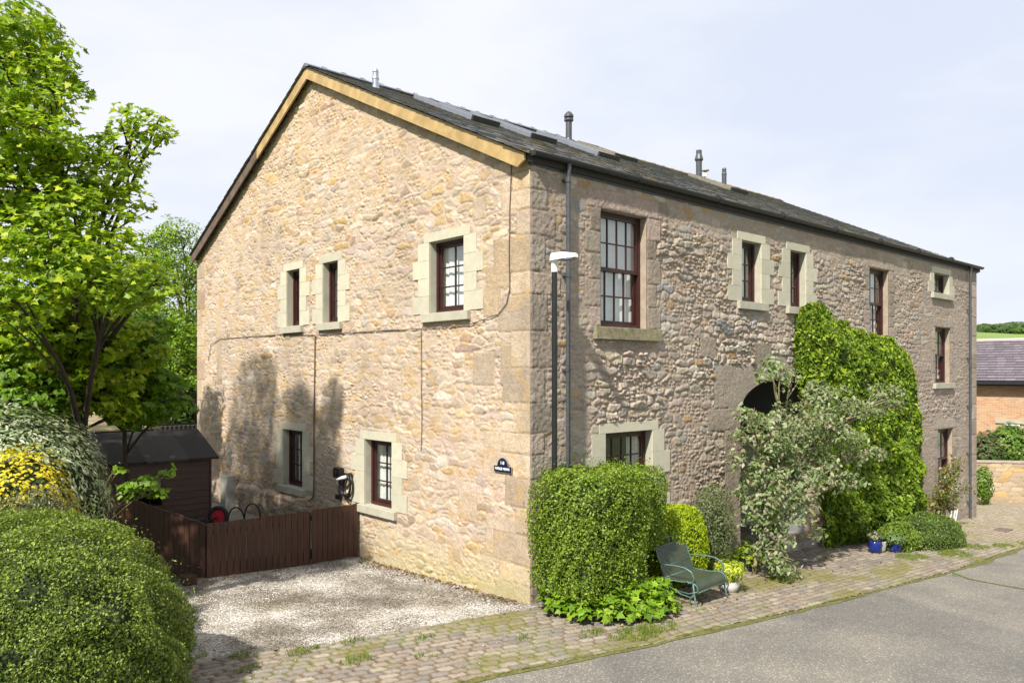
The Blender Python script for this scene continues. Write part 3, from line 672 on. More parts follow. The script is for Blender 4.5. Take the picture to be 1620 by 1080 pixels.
window('f', FW['F8'], 4, 4, 0, 'ground floor window behind the clipped shrub', sash=True, curtain=[(.72, 1)])

# roof -----------------------------------------------------------
SL = .477; LEN = math.hypot(6.285, 6.285 * SL); CA, SA = 6.285 / LEN, 6.285 * SL / LEN
dk = MB()
for sgn in (0, 1):
    def ry(y): return y if sgn == 0 else 12.57 - y
    pr = [(-.09, ry(-.05), 6.10 - .05 * SL), (-.09, ry(6.285), 9.10), (-.09, ry(6.285), 9.20), (-.09, ry(-.05), 6.195 - .05 * SL)]
    dk.prism(pr, (17.93, 0, 0))
dk.build('roof_deck', M['deck'], H)
def slates(front):
    rs = random.Random(7 if front else 8); V = []; C_ = []; F = []
    rows = 33; ex = (LEN + .07) / rows
    for k in range(rows):
        s0 = -.07 + ex * k; x = -.19 - rs.uniform(0, .01)
        while x < 17.86:
            w_ = rs.uniform(.22, .34); x1_ = min(x + w_, 17.88); s1 = min(s0 + ex * 1.35, LEN); lift = rs.uniform(.016, .024); dr_ = rs.uniform(-.012, .008)
            b0 = len(V)
            for (xx, ss, hh) in ((x + .002, s0 + dr_, lift), (x1_ - .002, s0 + dr_, lift), (x1_ - .002, s1, .004), (x + .002, s1, .004), (x + .002, s0 + dr_, lift - .012), (x1_ - .002, s0 + dr_, lift - .012)):
                y_ = ss * CA - hh * SA; z_ = 6.205 + ss * SA + hh * CA
                V.append((xx, y_ if front else 12.57 - y_, z_))
            F += [(b0, b0 + 1, b0 + 2, b0 + 3), (b0 + 4, b0 + 5, b0 + 1, b0)]
            g_ = rs.uniform(.13, .20); br = rs.random()
            c_ = (g_ * 1.12, g_ * 1.02, g_ * .92) if br < .55 else (g_ * .95, g_, g_ * 1.06)
            if rs.random() < .06 + .10 * (x > 8) * (k > 24): c_ = (.22, .15, .055)
            C_ += [c_] * 6; x = x1_
    return np_mesh('slate_roof' if front else 'rear_slate_roof', np.array(V), np.array(F), M['slate'], H, col=np.array(C_))
SR = slates(True); slates(False)
rs = random.Random(9); V = []; F = []; C_ = []
x = -.18
while x < 17.85:
    w_ = .44; x1_ = min(x + w_, 17.9); c_ = np.array((.15, .165, .19)) * rs.uniform(.8, 1.2) if x < 7.2 else np.array((.19, .15, .085)) * rs.uniform(.6, 1.3)
    zz = 9.262 if x < 7.2 else 9.245
    for (xa, xb, dy, dz, dd) in ((x, x1_ - .004, .15, 0, .07), (x1_ - .07, x1_ + .012, .165, (.012 if x < 7.2 else .006), .085)):
        b0 = len(V)
        for xx in (xa, xb):
            for (yy, hh) in ((-dy, -dd), (-.03, 0 + dz), (.03, 0 + dz), (dy, -dd)): V.append((xx, 6.285 + yy, zz + hh + dz)); C_.append(c_)
            for (yy, hh) in ((-dy + .01, -dd - .02), (dy - .01, -dd - .02)): V.append((xx, 6.285 + yy, zz + hh + dz)); C_.append(c_)
        F += [(b0, b0 + 1, b0 + 7, b0 + 6), (b0 + 1, b0 + 2, b0 + 8, b0 + 7), (b0 + 2, b0 + 3, b0 + 9, b0 + 8), (b0 + 4, b0, b0 + 6, b0 + 10), (b0 + 3, b0 + 5, b0 + 11, b0 + 9), (b0 + 4, b0 + 5, b0 + 3, b0 + 2, b0 + 1, b0), (b0 + 6, b0 + 7, b0 + 8, b0 + 9, b0 + 11, b0 + 10)]
    x = x1_
keep(np_mesh('ridge_tiles', V, F, M['slate'], None, col=np.array(C_)), SR)
# barge boards
def barge(y0, y1, name, mat, cut=False):
    b_ = MB(); f_ = lambda y: 6.20 + SL * (6.285 - abs(y - 6.285)); hgt = .235
    pr = [(-.145, y0, f_(y0) - hgt), (-.145, y1, f_(y1) - hgt), (-.145, y1, f_(y1)), (-.145, y0, f_(y0))]
    if cut: pr = [(-.145, y0, f_(y0) - .10), (-.145, y0 + .14, f_(y0 + .14) - hgt)] + pr[1:]
    b_.prism(pr, (.035, 0, 0))
    for yy in np.arange(min(y0, y1) + .5, max(y0, y1), .62): b_.tube([(-.147, yy, f_(yy) - hgt * .5), (-.143, yy, f_(yy) - hgt * .5)], .008, 6)
    return b_.build(name, mat, H, bevel=.003)
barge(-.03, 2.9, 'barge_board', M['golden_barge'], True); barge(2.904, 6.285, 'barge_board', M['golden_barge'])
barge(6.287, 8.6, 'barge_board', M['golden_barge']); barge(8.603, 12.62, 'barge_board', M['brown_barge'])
# gutter and pipes
g_ = MB(); n_ = 10; prof = [(-.10 + .062 * math.cos(math.pi * k / n_ + math.pi), -.062 * math.sin(math.pi * k / n_)) for k in range(n_ + 1)]
V = []; F = []
for i, xx in enumerate((-.05, 17.85)):
    for (yy, zz) in prof: V.append((xx, yy, 6.215 + zz))
    for (yy, zz) in reversed(prof): V.append((xx, -.10 + (yy + .10) * .88, 6.215 + zz * .88 + (.0 if abs(zz) < 1e-6 else 0)))
nn = len(prof) * 2
F = [(k, (k + 1) % nn, nn + (k + 1) % nn, nn + k) for k in range(nn)] + [tuple(range(nn)), tuple(range(nn, 2 * nn))]
g_.add(V, F); g_.box((-.055, -.165, 6.15), (-.045, -.035, 6.22))
for k in range(1, 8): g_.tube([(k * 2.2, -.10, 6.215), (k * 2.2 + .06, -.10, 6.215)], .072, 12)
g_.box((-.03, -.032, 6.05), (17.75, -.005, 6.2))
g_.build('gutter', M['gutter'], H)
def downpipe(x, z0, mat, y=-.085):
    d_ = MB(); d_.tube([(x, -.10, 6.17), (x, -.10, 6.10), (x, y, 5.98), (x, y, z0 + .08), (x, y - .06, z0)], .034, 12)
    for zz in np.arange(z0 + .5, 6, 1.35): d_.tube([(x, y, zz), (x, y, zz + .06)], .043, 12); d_.box((x - .05, y, zz + .015), (x + .05, -.001, zz + .045))
    return d_.build('downpipe', mat, H, smooth=False)
downpipe(.67, .0, M['grey_pipe']); downpipe(16.93, -.98, M['grey_pipe'])
# skylights
def roofpt(x, s, hh): return (x, s * CA - hh * SA, 6.205 + s * SA + hh * CA)
def skylight(x0, x1, y0, y1, mat, label):
    s0, s1 = y0 / CA, y1 / CA
    def slab(mb, xa, xb, sa, sb, h0, h1):
        Vv = [roofpt(*q) for q in ((xa, sa, h0), (xb, sa, h0), (xb, sb, h0), (xa, sb, h0), (xa, sa, h1), (xb, sa, h1), (xb, sb, h1), (xa, sb, h1))]
        mb.add(Vv, [(0, 3, 2, 1), (4, 5, 6, 7), (0, 1, 5, 4), (1, 2, 6, 5), (2, 3, 7, 6), (3, 0, 4, 7)])
    f_ = MB(); w_ = .07
    slab(f_, x0, x0 + w_, s0, s1, .0, .10); slab(f_, x1 - w_, x1, s0, s1, .0, .10); slab(f_, x0 + w_, x1 - w_, s1 - w_, s1, 0, .10); slab(f_, x0 + w_, x1 - w_, s0, s0 + .05, 0, .07)
    fo = f_.build('skylight', mat, H, bevel=.004, label=label)
    g2 = MB(); slab(g2, x0 + w_, x1 - w_, s0 + .05, s1 - w_, .055, .075); 
    g2.build('glass_pane', M['sky_glass'], fo)
    d3 = MB(); slab(d3, x0 - .01, x1 + .01, s0 - .055, s0, .02, .115); d3.build('sash_bar', M['gutter'], fo, bevel=.004)
M['lichen_lead'] = simple('lichened lead', (.15, .14, .11), .7, var=.3, vscale=9)
M['sky_glass'] = simple('skylight glass', (.02, .025, .03), .05, var=.1, spec=1)
skylight(1.85, 2.50, 3.6, 5.5, M['pale_metal'], 'skylight nearest the gable'); skylight(3.0, 3.65, 3.2, 5.1, M['pale_metal'], 'second skylight along the roof')
skylight(5.05, 5.7, 3.3, 5.2, M['pale_metal'], 'skylight below the tall black flue'); skylight(7.1, 7.9, 4.6, 5.85, M['lichen_lead'], 'raised skylight just past the tall black flue'); skylight(11.35, 12.15, 4.1, 5.5, M['lichen_lead'], 'farthest skylight')
def flue(x, y, h_, r, mat, cap, label, cm=None):
    zb = 6.2 + SL * y; f_ = MB()
    if cap == 'cone':
        f_.lathe((x, y, zb - .08), [(r * 1.9, 0), (r * 1.6, .12), (r * 1.1, .16), (r, .2), (r, h_ - .16)], 16)
    else: f_.lathe((x, y, zb - .08), [(r * 1.25, 0), (r * 1.2, .14), (r, .15), (r, h_ - .16)], 16)
    fo = f_.build('flue', mat, H, smooth=False, label=label)
    c_ = MB(); z2 = zb + h_ - .24
    if cap == 'cone': c_.lathe((x, y, z2), [(r * 1.5, 0), (r * 1.5, .05), (r * 1.05, .06), (r * 1.05, .08), (r * 1.55, .09), (r * 1.5, .14), (r * .9, .20), (r * .3, .23)], 16)
    elif cap == 'collar': c_.lathe((x, y, z2 - .1), [(r * 1.0, 0), (r * 1.45, .06), (r * 1.3, .12), (r * .95, .22), (r * .95, .34)], 16)
    elif cap == 'disc': c_.lathe((x, y, z2), [(r * .6, 0), (r * .6, .06), (r * 1.7, .07), (r * 1.7, .10), (r * .8, .13)], 16)
    else: c_.lathe((x, y, z2), [(r * 1.12, 0), (r * 1.12, .02), (r * .95, .05), (r * .9, .12), (r * 1.0, .15), (r * .7, .2)], 16)
    c_.build('flue_cap', cm or mat, fo)
flue(.92, 5.45, .42, .062, M['chrome'], 'plain', 'short silver flue near the gable'); flue(6.2, 5.25, .78, .075, M['grey_pipe'], 'cone', 'tall dark grey flue with a conical cap')
flue(12.5, 5.9, .85, .09, M['grey_pipe'], 'collar', 'dark grey flue with a flared collar'); flue(13.2, 6.15, .45, .07, M['white_flue'], 'disc', 'small white vent with a flat disc cap', M['grey_stoneware']); flue(13.0, 5.35, .6, .07, M['grey_pipe'], 'plain', 'slim two tone flue beside the farthest skylight')

# ------------------------------------------------------------ things on the walls
def gw(px, py, off=.02):       # a point on the gable wall
    d = at(px, py, 1) - CAM; t_ = (0 - CAM[0]) / d[0]; p_ = CAM + t_ * d; return (-off, float(p_[1]), float(p_[2]))
cb = MB(); cb.tube([gw(*q) for q in ((811, 256), (808, 330), (807, 400), (808, 455), (803, 480), (790, 497), (765, 506), (744, 513), (700, 518), (668, 520), (620, 522), (560, 526), (500, 530), (446, 529), (400, 532), (350, 536), (335, 545), (331, 570))], .007, 6)
tag(cb.build('wall_cable', M['brown_barge']), 'thin dark cable running from the eaves across the gable below the upper windows', 'cable')
cb = MB(); cb.tube([gw(*q) for q in ((668, 522), (668, 600), (669, 660), (668, 712))], .006, 6)
tag(cb.build('drop_cable', M['brown_barge']), 'thin cable dropping straight down the gable under the wide upper window', 'cable')
cb = MB(); cb.tube([gw(*q) for q in ((500, 531), (499, 600), (498, 680), (498, 760), (497, 785), (487, 795))], .012, 6)
tag(cb.build('drop_pipe', M['brown_barge']), 'slim dark pipe dropping down the gable between the narrow upper windows', 'pipe')
# address plaque
pl = thing('address_plaque', 'navy arched plaque with white lettering on the corner stones', 'sign', (-.03, .53, 1.86))
yc, zc = .53, 1.855
def plq(yy, zz): return (-.02, yc - yy, zc + zz)
def plate(wd, hb, ra, top, x_):
    pr = [(x_, yc + wd, zc - hb), (x_, yc - wd, zc - hb), (x_, yc - wd, zc + .0), (x_, yc - ra, zc + .0)]
    for k in range(1, 9): q = math.pi * k / 9; pr.append((x_, yc - ra * math.cos(q), zc + top * math.sin(q)))
    pr += [(x_, yc + ra, zc + .0), (x_, yc + wd, zc + .0)]; return pr
a_ = MB(); a_.prism(plate(.190, .088, .118, .122, -.036), (.014, 0, 0)); a_.build('plaque_border', M['pale_metal'], pl)
a_ = MB(); a_.prism(plate(.182, .080, .110, .114, -.042), (.010, 0, 0)); a_.build('plaque_face', M['navy'], pl)
def text(body, size, loc, rot, mat, parent, name='lettering', ext=.002):
    cu = bpy.data.curves.new(name, 'FONT'); cu.body = body; cu.size = size; cu.align_x = 'CENTER'; cu.align_y = 'CENTER'; cu.extrude = ext; cu.offset = .0006
    o_ = bpy.data.objects.new(name, cu); o_.location = loc; o_.rotation_euler = rot; COL.objects.link(o_)
    bpy.context.view_layer.update(); dg = bpy.context.evaluated_depsgraph_get(); me = bpy.data.meshes.new_from_object(o_.evaluated_get(dg)); 
    me.transform(o_.matrix_world); bpy.data.objects.remove(o_); me.materials.clear(); me.materials.append(mat)
    q = bpy.data.objects.new(name, me); COL.objects.link(q); keep(q, parent); return q
text('1-8', .066, (-.045, yc, zc + .046), (R(90), 0, R(-90)), M['lettering'], pl); text('FORGE MEWS', .050, (-.045, yc, zc - .038), (R(90), 0, R(-90)), M['lettering'], pl)
# car charger
ec = thing('car_charger', 'black wall car charger with coiled cable beside the lower gable window', 'charger', (0, 5.0, 1.2))
a_ = MB(); a_.box((-.11, 5.06, 1.22), (-.003, 5.30, 1.42)); bo = a_.build('charger_box', M['black_plastic'], ec, bevel=.02)
a_ = MB(); a_.tube([(-.112, 5.18, 1.33), (-.118, 5.18, 1.33)], .035, 16); a_.build('status_ring', M['grey_pipe'], bo)
a_ = MB(); a_.tube([(-.003, 4.80, 1.28), (-.10, 4.80, 1.28)], .07, 16); ho = a_.build('plug_holder', M['black_plastic'], ec)
a_ = MB(); a_.tube([(-.10, 4.80, 1.28), (-.17, 4.86, 1.26), (-.2, 4.98, 1.22)], [.035, .03, .02], 12); a_.build('charging_plug', M['white_paint'], ec, smooth=True)
a_ = MB(); rs = random.Random(4)
for k in range(6):
    cy_, cz_ = 4.84 + rs.uniform(-.02, .02), 1.12 + rs.uniform(-.03, .02); rw = .15 + rs.uniform(-.015, .02); rh = .20 + rs.uniform(-.02, .03)
    a_.tube([(-.05 - .012 * k, cy_ + rw * math.cos(q), cz_ + rh * math.sin(q)) for q in np.linspace(0, 2 * math.pi, 24)], .011, 6, cap=False)
a_.tube([(-.05, 5.16, 1.22), (-.06, 5.14, 1.05), (-.06, 5.08, .96), (-.07, 4.98, .93), (-.06, 4.9, .95)], .011, 6); a_.tube([(-.2, 4.98, 1.22), (-.16, 5.0, 1.0), (-.1, 4.9, .93)], .011, 6)
a_.build('charging_cable', M['black_plastic'], ec, smooth=True)
a_ = MB(); a_.tube([(-.02, 5.2, 1.22), (-.02, 5.2, .9)], .012, 8); a_.box((-.07, 5.12, .82), (-.003, 5.27, .90)); a_.build('conduit', M['black_plastic'], ec)
# stone box and small vent on the lower gable wall
a_ = MB(); a_.box((-.30, 9.85, .02), (-.09, 10.25, .80)); tag(a_.build('meter_box', M['grey_stoneware'], bevel=.01), 'grey stone coloured box standing against the foot of the gable', 'meter box')
a_ = MB(); a_.box((-.03, 10.35, .98), (-.002, 10.6, 1.32)); a_.box((-.04, 10.39, 1.02), (-.03, 10.56, 1.28)); tag(a_.build('wall_vent', M['cast_plain'], bevel=.008), 'small pale vent cover low on the gable above the grey box', 'vent')

# street lamp
LPX, LPY = .12, -.36; gl_ = float(gz(LPX, LPY))
lp = thing('street_lamp', 'black lamp post with a white hooded lantern in front of the house corner', 'street lamp', (LPX, LPY, gl_))
a_ = MB(); a_.tube([(LPX, LPY, gl_), (LPX, LPY, 1.2)], .06, 14); a_.tube([(LPX, LPY, 1.2), (LPX, LPY, 4.62)], .038, 14); a_.build('post', M['black_plastic'], lp, smooth=False)
a_ = MB(); a_.tube([(LPX, LPY, 4.55), (LPX, LPY, 4.68)], .045, 14); a_.tube([(LPX, LPY, 4.68), (LPX, LPY - .02, 4.74)], .05, 14); a_.build('bracket', M['white_paint'], lp)
nseg = 10; V = []; F = []
for k in range(nseg + 1):      # lantern hood lofted outwards from the post
    t_ = k / nseg; y_ = LPY + .07 - .47 * t_; wd = .05 + .035 * math.sin(math.pi * min(1, t_ * 1.15) ** .8) ; top = 4.785 + .03 * math.sin(math.pi * (t_ * .8 + .15)) - .045 * t_ ; bot = 4.70 + .01 * t_
    if k == 0: wd *= .5; top -= .02
    if k == nseg: wd *= .8; top = bot + .045
    for (xx, zz) in ((-wd, bot), (-wd, bot + .03), (-wd * .65, top), (0, top + .012), (wd * .65, top), (wd, bot + .03), (wd, bot)): V.append((LPX + xx, y_, zz))
for k in range(nseg):
    for q in range(7): F.append((k * 7 + q, k * 7 + (q + 1) % 7, (k + 1) * 7 + (q + 1) % 7, (k + 1) * 7 + q))
F += [tuple(range(7)), tuple(range(nseg * 7, nseg * 7 + 7))]
a_ = MB(); a_.add(V, F); a_.build('lantern', M['white_paint'], lp, smooth=False)
a_ = MB(); a_.box((LPX - .06, LPY - .37, 4.685), (LPX + .06, LPY - .12, 4.702)); a_.build('lamp_glass', M['pale_metal'], lp, bevel=.008)

# ------------------------------------------------------------ fence, gate, yard
def boards(name, p0, p1, zt0, zt1, zb0, zb1, n_, parent, rs, th=.022):
    b_ = MB(); p0 = np.array(p0); p1 = np.array(p1); d = (p1 - p0); Ln = np.linalg.norm(d); d /= Ln; nn_ = np.array([d[1], -d[0]])
    for k in range(n_):
        a0, a1 = k / n_ * Ln + .004, (k + 1) / n_ * Ln - .004; off = rs.uniform(-.003, .003)
        z0_ = zb0 + (zb1 - zb0) * k / n_ + rs.uniform(-.01, .01); z1_ = zt0 + (zt1 - zt0) * (k + .5) / n_ + rs.uniform(-.006, .006)
        q = [p0 + d * a0 + nn_ * off, p0 + d * a1 + nn_ * off]
        b_.prism([(q[0][0], q[0][1], z0_), (q[1][0], q[1][1], z0_), (q[1][0], q[1][1], z1_ + (zt1 - zt0) / n_ * .5), (q[0][0], q[0][1], z1_ - (zt1 - zt0) / n_ * .5)], (nn_[0] * -th, nn_[1] * -th, 0))
    return b_.build(name, M['fence'], parent, bevel=.003)
rs = random.Random(11)
fe = thing('timber_fence', 'brown vertical board fence turning a corner round the gravel drive', 'fence', (-2.6, 4.8, -.15))
GX = -.94
boards('fence_panel', (-2.62, 4.86), (GX, 4.60), .735, .785, -.20, -.19, 16, fe, rs)
boards('fence_panel', (-2.62 - .27 * 4.6, 4.90 + .64 * 4.6), (-2.63, 4.90), .74 + .112 * 4.6, .74, -.30, -.2, 27, fe, rs)
for (x_, y_, zt) in ((-2.58, 4.96, .70), (GX + .0, 4.68, .75), (-3.3, 6.6, .95)): a_ = MB(); a_.box((x_ - .04, y_ - .04, -.2), (x_ + .04, y_ + .04, zt)); a_.build('fence_post', M['fence'], fe)
a_ = MB()
for zz in (.0, .55): a_.add([(-2.6, 4.89, zz), (GX, 4.63, zz), (GX, 4.69, zz), (-2.6, 4.95, zz), (-2.6, 4.89, zz + .08), (GX, 4.63, zz + .08), (GX, 4.69, zz + .08), (-2.6, 4.95, zz + .08)], [(0, 1, 2, 3), (4, 5, 6, 7), (0, 1, 5, 4), (2, 3, 7, 6)])
a_.build('fence_rail', M['fence'], fe)
ga = thing('timber_gate', 'brown vertical board gate between the fence and the gable wall', 'gate', (-.5, 4.55, -.15))
boards('gate_boards', (GX + .03, 4.58), (-.05, 4.47), .80, .83, -.13, -.11, 9, ga, rs)
a_ = MB()
for zz in (.02, .6): a_.box((GX + .05, 4.60, zz), (-.06, 4.64, zz + .08), rz=-.12)
a_.build('gate_rail', M['fence'], ga)
a_ = MB(); a_.box((-3.05, 4.62, -.14), (-2.86, 4.84, .0)); tag(a_.build('timber_block', M['fence'], bevel=.01), 'short brown timber block lying at the foot of the fence', 'timber block')

# shed
sh = thing('garden_shed', 'dark brown clapboard shed with a black felt roof beside the gable', 'shed', (-3, 7.2, 0))
X0, X1, Y0, Y1, ZE, ZR = -4.6, -1.78, 6.98, 8.95, 1.60, 2.02
a_ = MB()
nb = 13; hb = (ZE - .05) / nb
for k in range(nb):
    z0_ = .03 + hb * k
    if k in (6, 7, 8, 9): segs = ((X0, -3.45), (-2.62, X1))
    else: segs = ((X0, X1),)
    for (xa, xb) in segs: a_.prism([(xa, Y0, z0_), (xa, Y0 - .022, z0_), (xa, Y0 - .006, z0_ + hb), (xa, Y0, z0_ + hb)], (xb - xa, 0, 0))
for k in range(nb + 4):
    z0_ = .03 + hb * k; 
    y0_, y1_ = Y0, Y1
    if z0_ > ZE - hb:
        f_ = (z0_ + hb - ZE) / (ZR - ZE) * (Y1 - Y0) / 2; y0_ += f_; y1_ -= f_
    if y1_ - y0_ < .1: continue
    a_.prism([(X1, y0_, z0_), (X1 + .022, y0_, z0_), (X1 + .006, y0_, z0_ + hb), (X1, y0_, z0_ + hb)], (0, y1_ - y0_, 0))
a_.box((X0, Y0 + .005, .02), (X0 + .03, Y1, ZE)); a_.box((X0, Y1 - .03, .02), (X1, Y1, ZE))
a_.build('shed_wall', M['shed'], sh)
a_ = MB(); a_.box((X1 - .005, Y0 - .03, .02), (X1 + .03, Y0 + .03, ZE)); a_.build('corner_post', M['shed'], sh)
a_ = MB(); a_.box((-3.46, Y0 - .02, .76), (-3.42, Y0 + .02, 1.26)); a_.box((-2.65, Y0 - .02, .76), (-2.61, Y0 + .02, 1.26)); a_.box((-3.42, Y0 - .02, 1.22), (-2.65, Y0 + .02, 1.26)); a_.box((-3.48, Y0 - .05, .72), (-2.59, Y0 + .02, .77))
wf = a_.build('shed_window', M['shed'], sh, label='dark shed window seen through the leafy sprig')
a_ = MB(); a_.box((-3.42, Y0, .77), (-2.65, Y0 + .006, 1.22)); a_.build('glass_pane', M['glass'], wf)
a_ = MB(); a_.box((-3.46, Y0 + .02, .70), (-2.6, Y0 + .6, .72)); a_.build('shed_shelf', M['deck'], sh)
# felt roof as strips with their own tone
V = []; F = []; C_ = []; rs = random.Random(2); xs_ = [X0 - .12, -3.7, -2.95, -2.15, X1 + .13]; YM = (Y0 + Y1) / 2
tone = [.030, .024, .040, .026]
for k in range(4):
    for side_ in (0, 1):
        yy0 = Y0 - .13 if side_ == 0 else Y1 + .13; zz0 = ZE - .01; lift = .004 * (k % 2) + .006
        b0 = len(V); q0, q1 = xs_[k] - (.03 if k else 0), xs_[k + 1]
        V += [(q0, yy0, zz0 - .03), (q1, yy0, zz0 - .03), (q1, yy0, zz0 + lift), (q0, yy0, zz0 + lift), (q1, YM, ZR + .04 + lift), (q0, YM, ZR + .04 + lift), (q0, YM, ZR), (q1, YM, ZR)]
        F += [(b0, b0 + 1, b0 + 2, b0 + 3), (b0 + 3, b0 + 2, b0 + 4, b0 + 5), (b0 + 1, b0 + 7, b0 + 4, b0 + 2), (b0, b0 + 6, b0 + 7, b0 + 1)]; C_ += [np.array([1, 1, 1.08]) * tone[k]] * 8
np_mesh_o = np_mesh('felt_roof', V, F, M['felt'], None, col=np.array(C_)); keep(np_mesh_o, sh)
# mossy timber roof behind
M['mossy_board'] = grainmat('mossy pale boards', (.17, .15, .08), (.34, .29, .18), .85, (.05, 1, 1), 40)
ls = thing('timber_store', 'low timber store roofed with mossy pale boards behind the felted shed', 'shed', (-3.2, 10, 0))
a_ = MB()
for k in range(5): y_ = 9.3 + .34 * k; z_ = 2.0 + .085 * k; a_.prism([(-4.8, y_, z_), (-4.8, y_ + .37, z_ + .09), (-4.8, y_ + .37, z_ + .115), (-4.8, y_, z_ + .03)], (2.85 - .03 * k, 0, 0))
a_.build('board_roof', M['mossy_board'], ls)
a_ = MB(); a_.box((-4.7, 9.4, .02), (-2.05, 9.44, 1.99)); a_.box((-2.1, 9.44, .02), (-2.05, 10.9, 1.99)); a_.build('store_wall', M['shed'], ls)
# wheelbarrow tipped against the shed
wb = thing('wheelbarrow', 'wheelbarrow parked by the shed corner with a red hubbed wheel', 'wheelbarrow', (-1.9, 6.1, 0))
W = np.array([-1.93, 6.15, .60]); a_ = MB(); ax = np.array([.62, .78, 0]); ax = np.array([U2[1], U1[1], 0]); ax = ax / np.linalg.norm(ax)
sd_ = np.array([ax[1], -ax[0], 0])
def ring(mb, c, r, tr, n=28, m_=8):
    mb.tube([c + r * (sd_ * math.cos(q) + np.array([0, 0, 1]) * math.sin(q)) for q in np.linspace(0, 2 * math.pi, n)], tr, m_, cap=False)
ring(a_, W, .155, .038); wt = a_.build('tyre', M['tyre'], wb, smooth=True)
a_ = MB(); ring(a_, W, .118, .012); a_.tube([W - ax * .012, W + ax * .012], .108, 24); a_.tube([W - ax * .05, W + ax * .05], .022, 12)
for k in range(6): q = k * math.pi / 3; a_.tube([W - ax * .016 + .03 * (sd_ * math.cos(q) + np.array([0, 0, 1]) * math.sin(q)), W - ax * .016 + .09 * (sd_ * math.cos(q) + np.array([0, 0, 1]) * math.sin(q))], .008, 6)
a_.build('rim', M['red_rubber'], wt)
a_ = MB()
for s_ in (-1, 1):
    o_ = ax * .09 * s_; a_.tube([W + o_, W + o_ + np.array([-.28, .25, -.18]), W + o_ * 2.4 + np.array([-.5, .55, -.52])], .016, 8)
a_.build('handle_frame', M['black_plastic'], wb)
a_ = MB(); a_.prism([(-2.62, 6.35, .15), (-2.2, 6.35, .15), (-2.08, 6.30, .55), (-2.75, 6.30, .55)], (0, .42, 0)); a_.build('tray', M['tyre'], wb, bevel=.02)
# black metal hoops
for k, (x_, y_) in enumerate(((-.95, 7.75), (-.52, 7.95))):
    a_ = MB(); a_.tube([(x_ - .13 * math.cos(q) , y_ + .10 * math.cos(q), .02 + .42 * math.sin(q) ** .6) for q in np.linspace(.02, math.pi - .02, 18)], .016, 8)
    tag(a_.build('metal_hoop', M['black_plastic'], smooth=True), ('black metal hoop on the yard paving, the one nearer the wheelbarrow', 'black metal hoop on the yard paving, the one nearer the gable wall')[k], 'hoop', 'black hoops in the yard')
# railings behind
rl = thing('metal_railing', 'black spiked metal railing beyond the yard between shed and gable', 'railing', (-1, 14, 1))
a_ = MB(); a_.box((-9, 13.98, 1.75), (.6, 14.02, 1.79)); a_.box((-9, 13.98, 2.40), (.6, 14.02, 2.44)); a_.build('rail', M['black_plastic'], rl)
a_ = MB()
for x_ in np.arange(-8.9, .55, .12): a_.tube([(x_, 14, 1.5), (x_, 14, 2.62), (x_, 14, 2.72)], [.011, .011, .002], 5)
b_ = a_.build('railing_bars', M['black_plastic'], rl)
a_ = MB(); a_.box((-12, 14.1, -.1), (1.2, 14.4, 1.72)); 
M['dark_stone'] = simple('dark wall stone', (.07, .06, .05), .95, bump=1, bscale=8, var=.4, vscale=4)  # boundary wall stone in a dark grey-brown with mottled tone
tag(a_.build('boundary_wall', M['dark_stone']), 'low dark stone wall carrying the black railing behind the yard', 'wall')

# ------------------------------------------------------------ foliage
T_MAPLE = np.array([(0, 0), (.18, .10), (.50, .02), (.36, .26), (.62, .52), (.30, .50), (.22, .64), (0, 1.0), (-.22, .64), (-.30, .50), (-.62, .52), (-.36, .26), (-.50, .02), (-.18, .10)])
T_OVAL = np.array([(0, 0), (.24, .25), (.27, .55), (0, 1.0), (-.27, .55), (-.24, .25)])
T_LANCE = np.array([(0, 0), (.15, .35), (.11, .7), (0, 1.0), (-.11, .7), (-.15, .35)])
T_TINY = np.array([(0, 0), (.30, .5), (0, 1.0), (-.30, .5)])
T_IVY = np.array([(0, 0), (.42, .12), (.46, .45), (.2, .62), (0, 1.0), (-.2, .62), (-.46, .45), (-.42, .12)])
T_LOBED = np.array([(0, 0), (.16, .2), (.30, .42), (.20, .5), (.36, .72), (.2, .8), (0, 1.0), (-.2, .8), (-.36, .72), (-.20, .5), (-.30, .42), (-.16, .2)])
def leaf_mesh(name, P_, Nrm, size, tmpl, pal, seed, mat, parent=None, droop=.0, spread=.6, sv=.35, up=None, colmod=None, fold=.12):
    """one mesh of leaf-shaped faces: P_ points, Nrm preferred face normals"""
    rg = np.random.default_rng(seed); n_ = len(P_)
    N_ = Nrm + rg.normal(0, spread, (n_, 3)); N_ /= np.linalg.norm(N_, axis=1)[:, None] + 1e-9
    T_ = rg.normal(0, 1, (n_, 3)); T_[:, 2] -= droop
    if up is not None: T_ = T_ * .5 + up
    T_ -= (T_ * N_).sum(1)[:, None] * N_; T_ /= np.linalg.norm(T_, axis=1)[:, None] + 1e-9
    B_ = np.cross(N_, T_); S_ = size * (1 + sv * rg.uniform(-1, 1, n_)); k = len(tmpl)
    a, b = tmpl[:, 0], tmpl[:, 1]
    V = P_[:, None, :] + S_[:, None, None] * (a[None, :, None] * B_[:, None, :] + (b[None, :, None] - .3) * T_[:, None, :] + (np.abs(a)[None, :, None] * fold * 2 - (b[None, :, None] ** 2) * fold) * N_[:, None, :])
    F = np.arange(n_ * k).reshape(n_, k)
    C = pick(pal, rg.random(n_)) * (1 + .22 * rg.uniform(-1, 1, n_))[:, None]
    if colmod is not None: C = colmod(P_, C, rg)
    C = np.repeat(C, k, 0)
    o = np_mesh(name, V.reshape(-1, 3), F, mat, None, col=np.clip(C, 0, 1), smooth=False)
    if parent is not None: keep(o, parent)
    return o
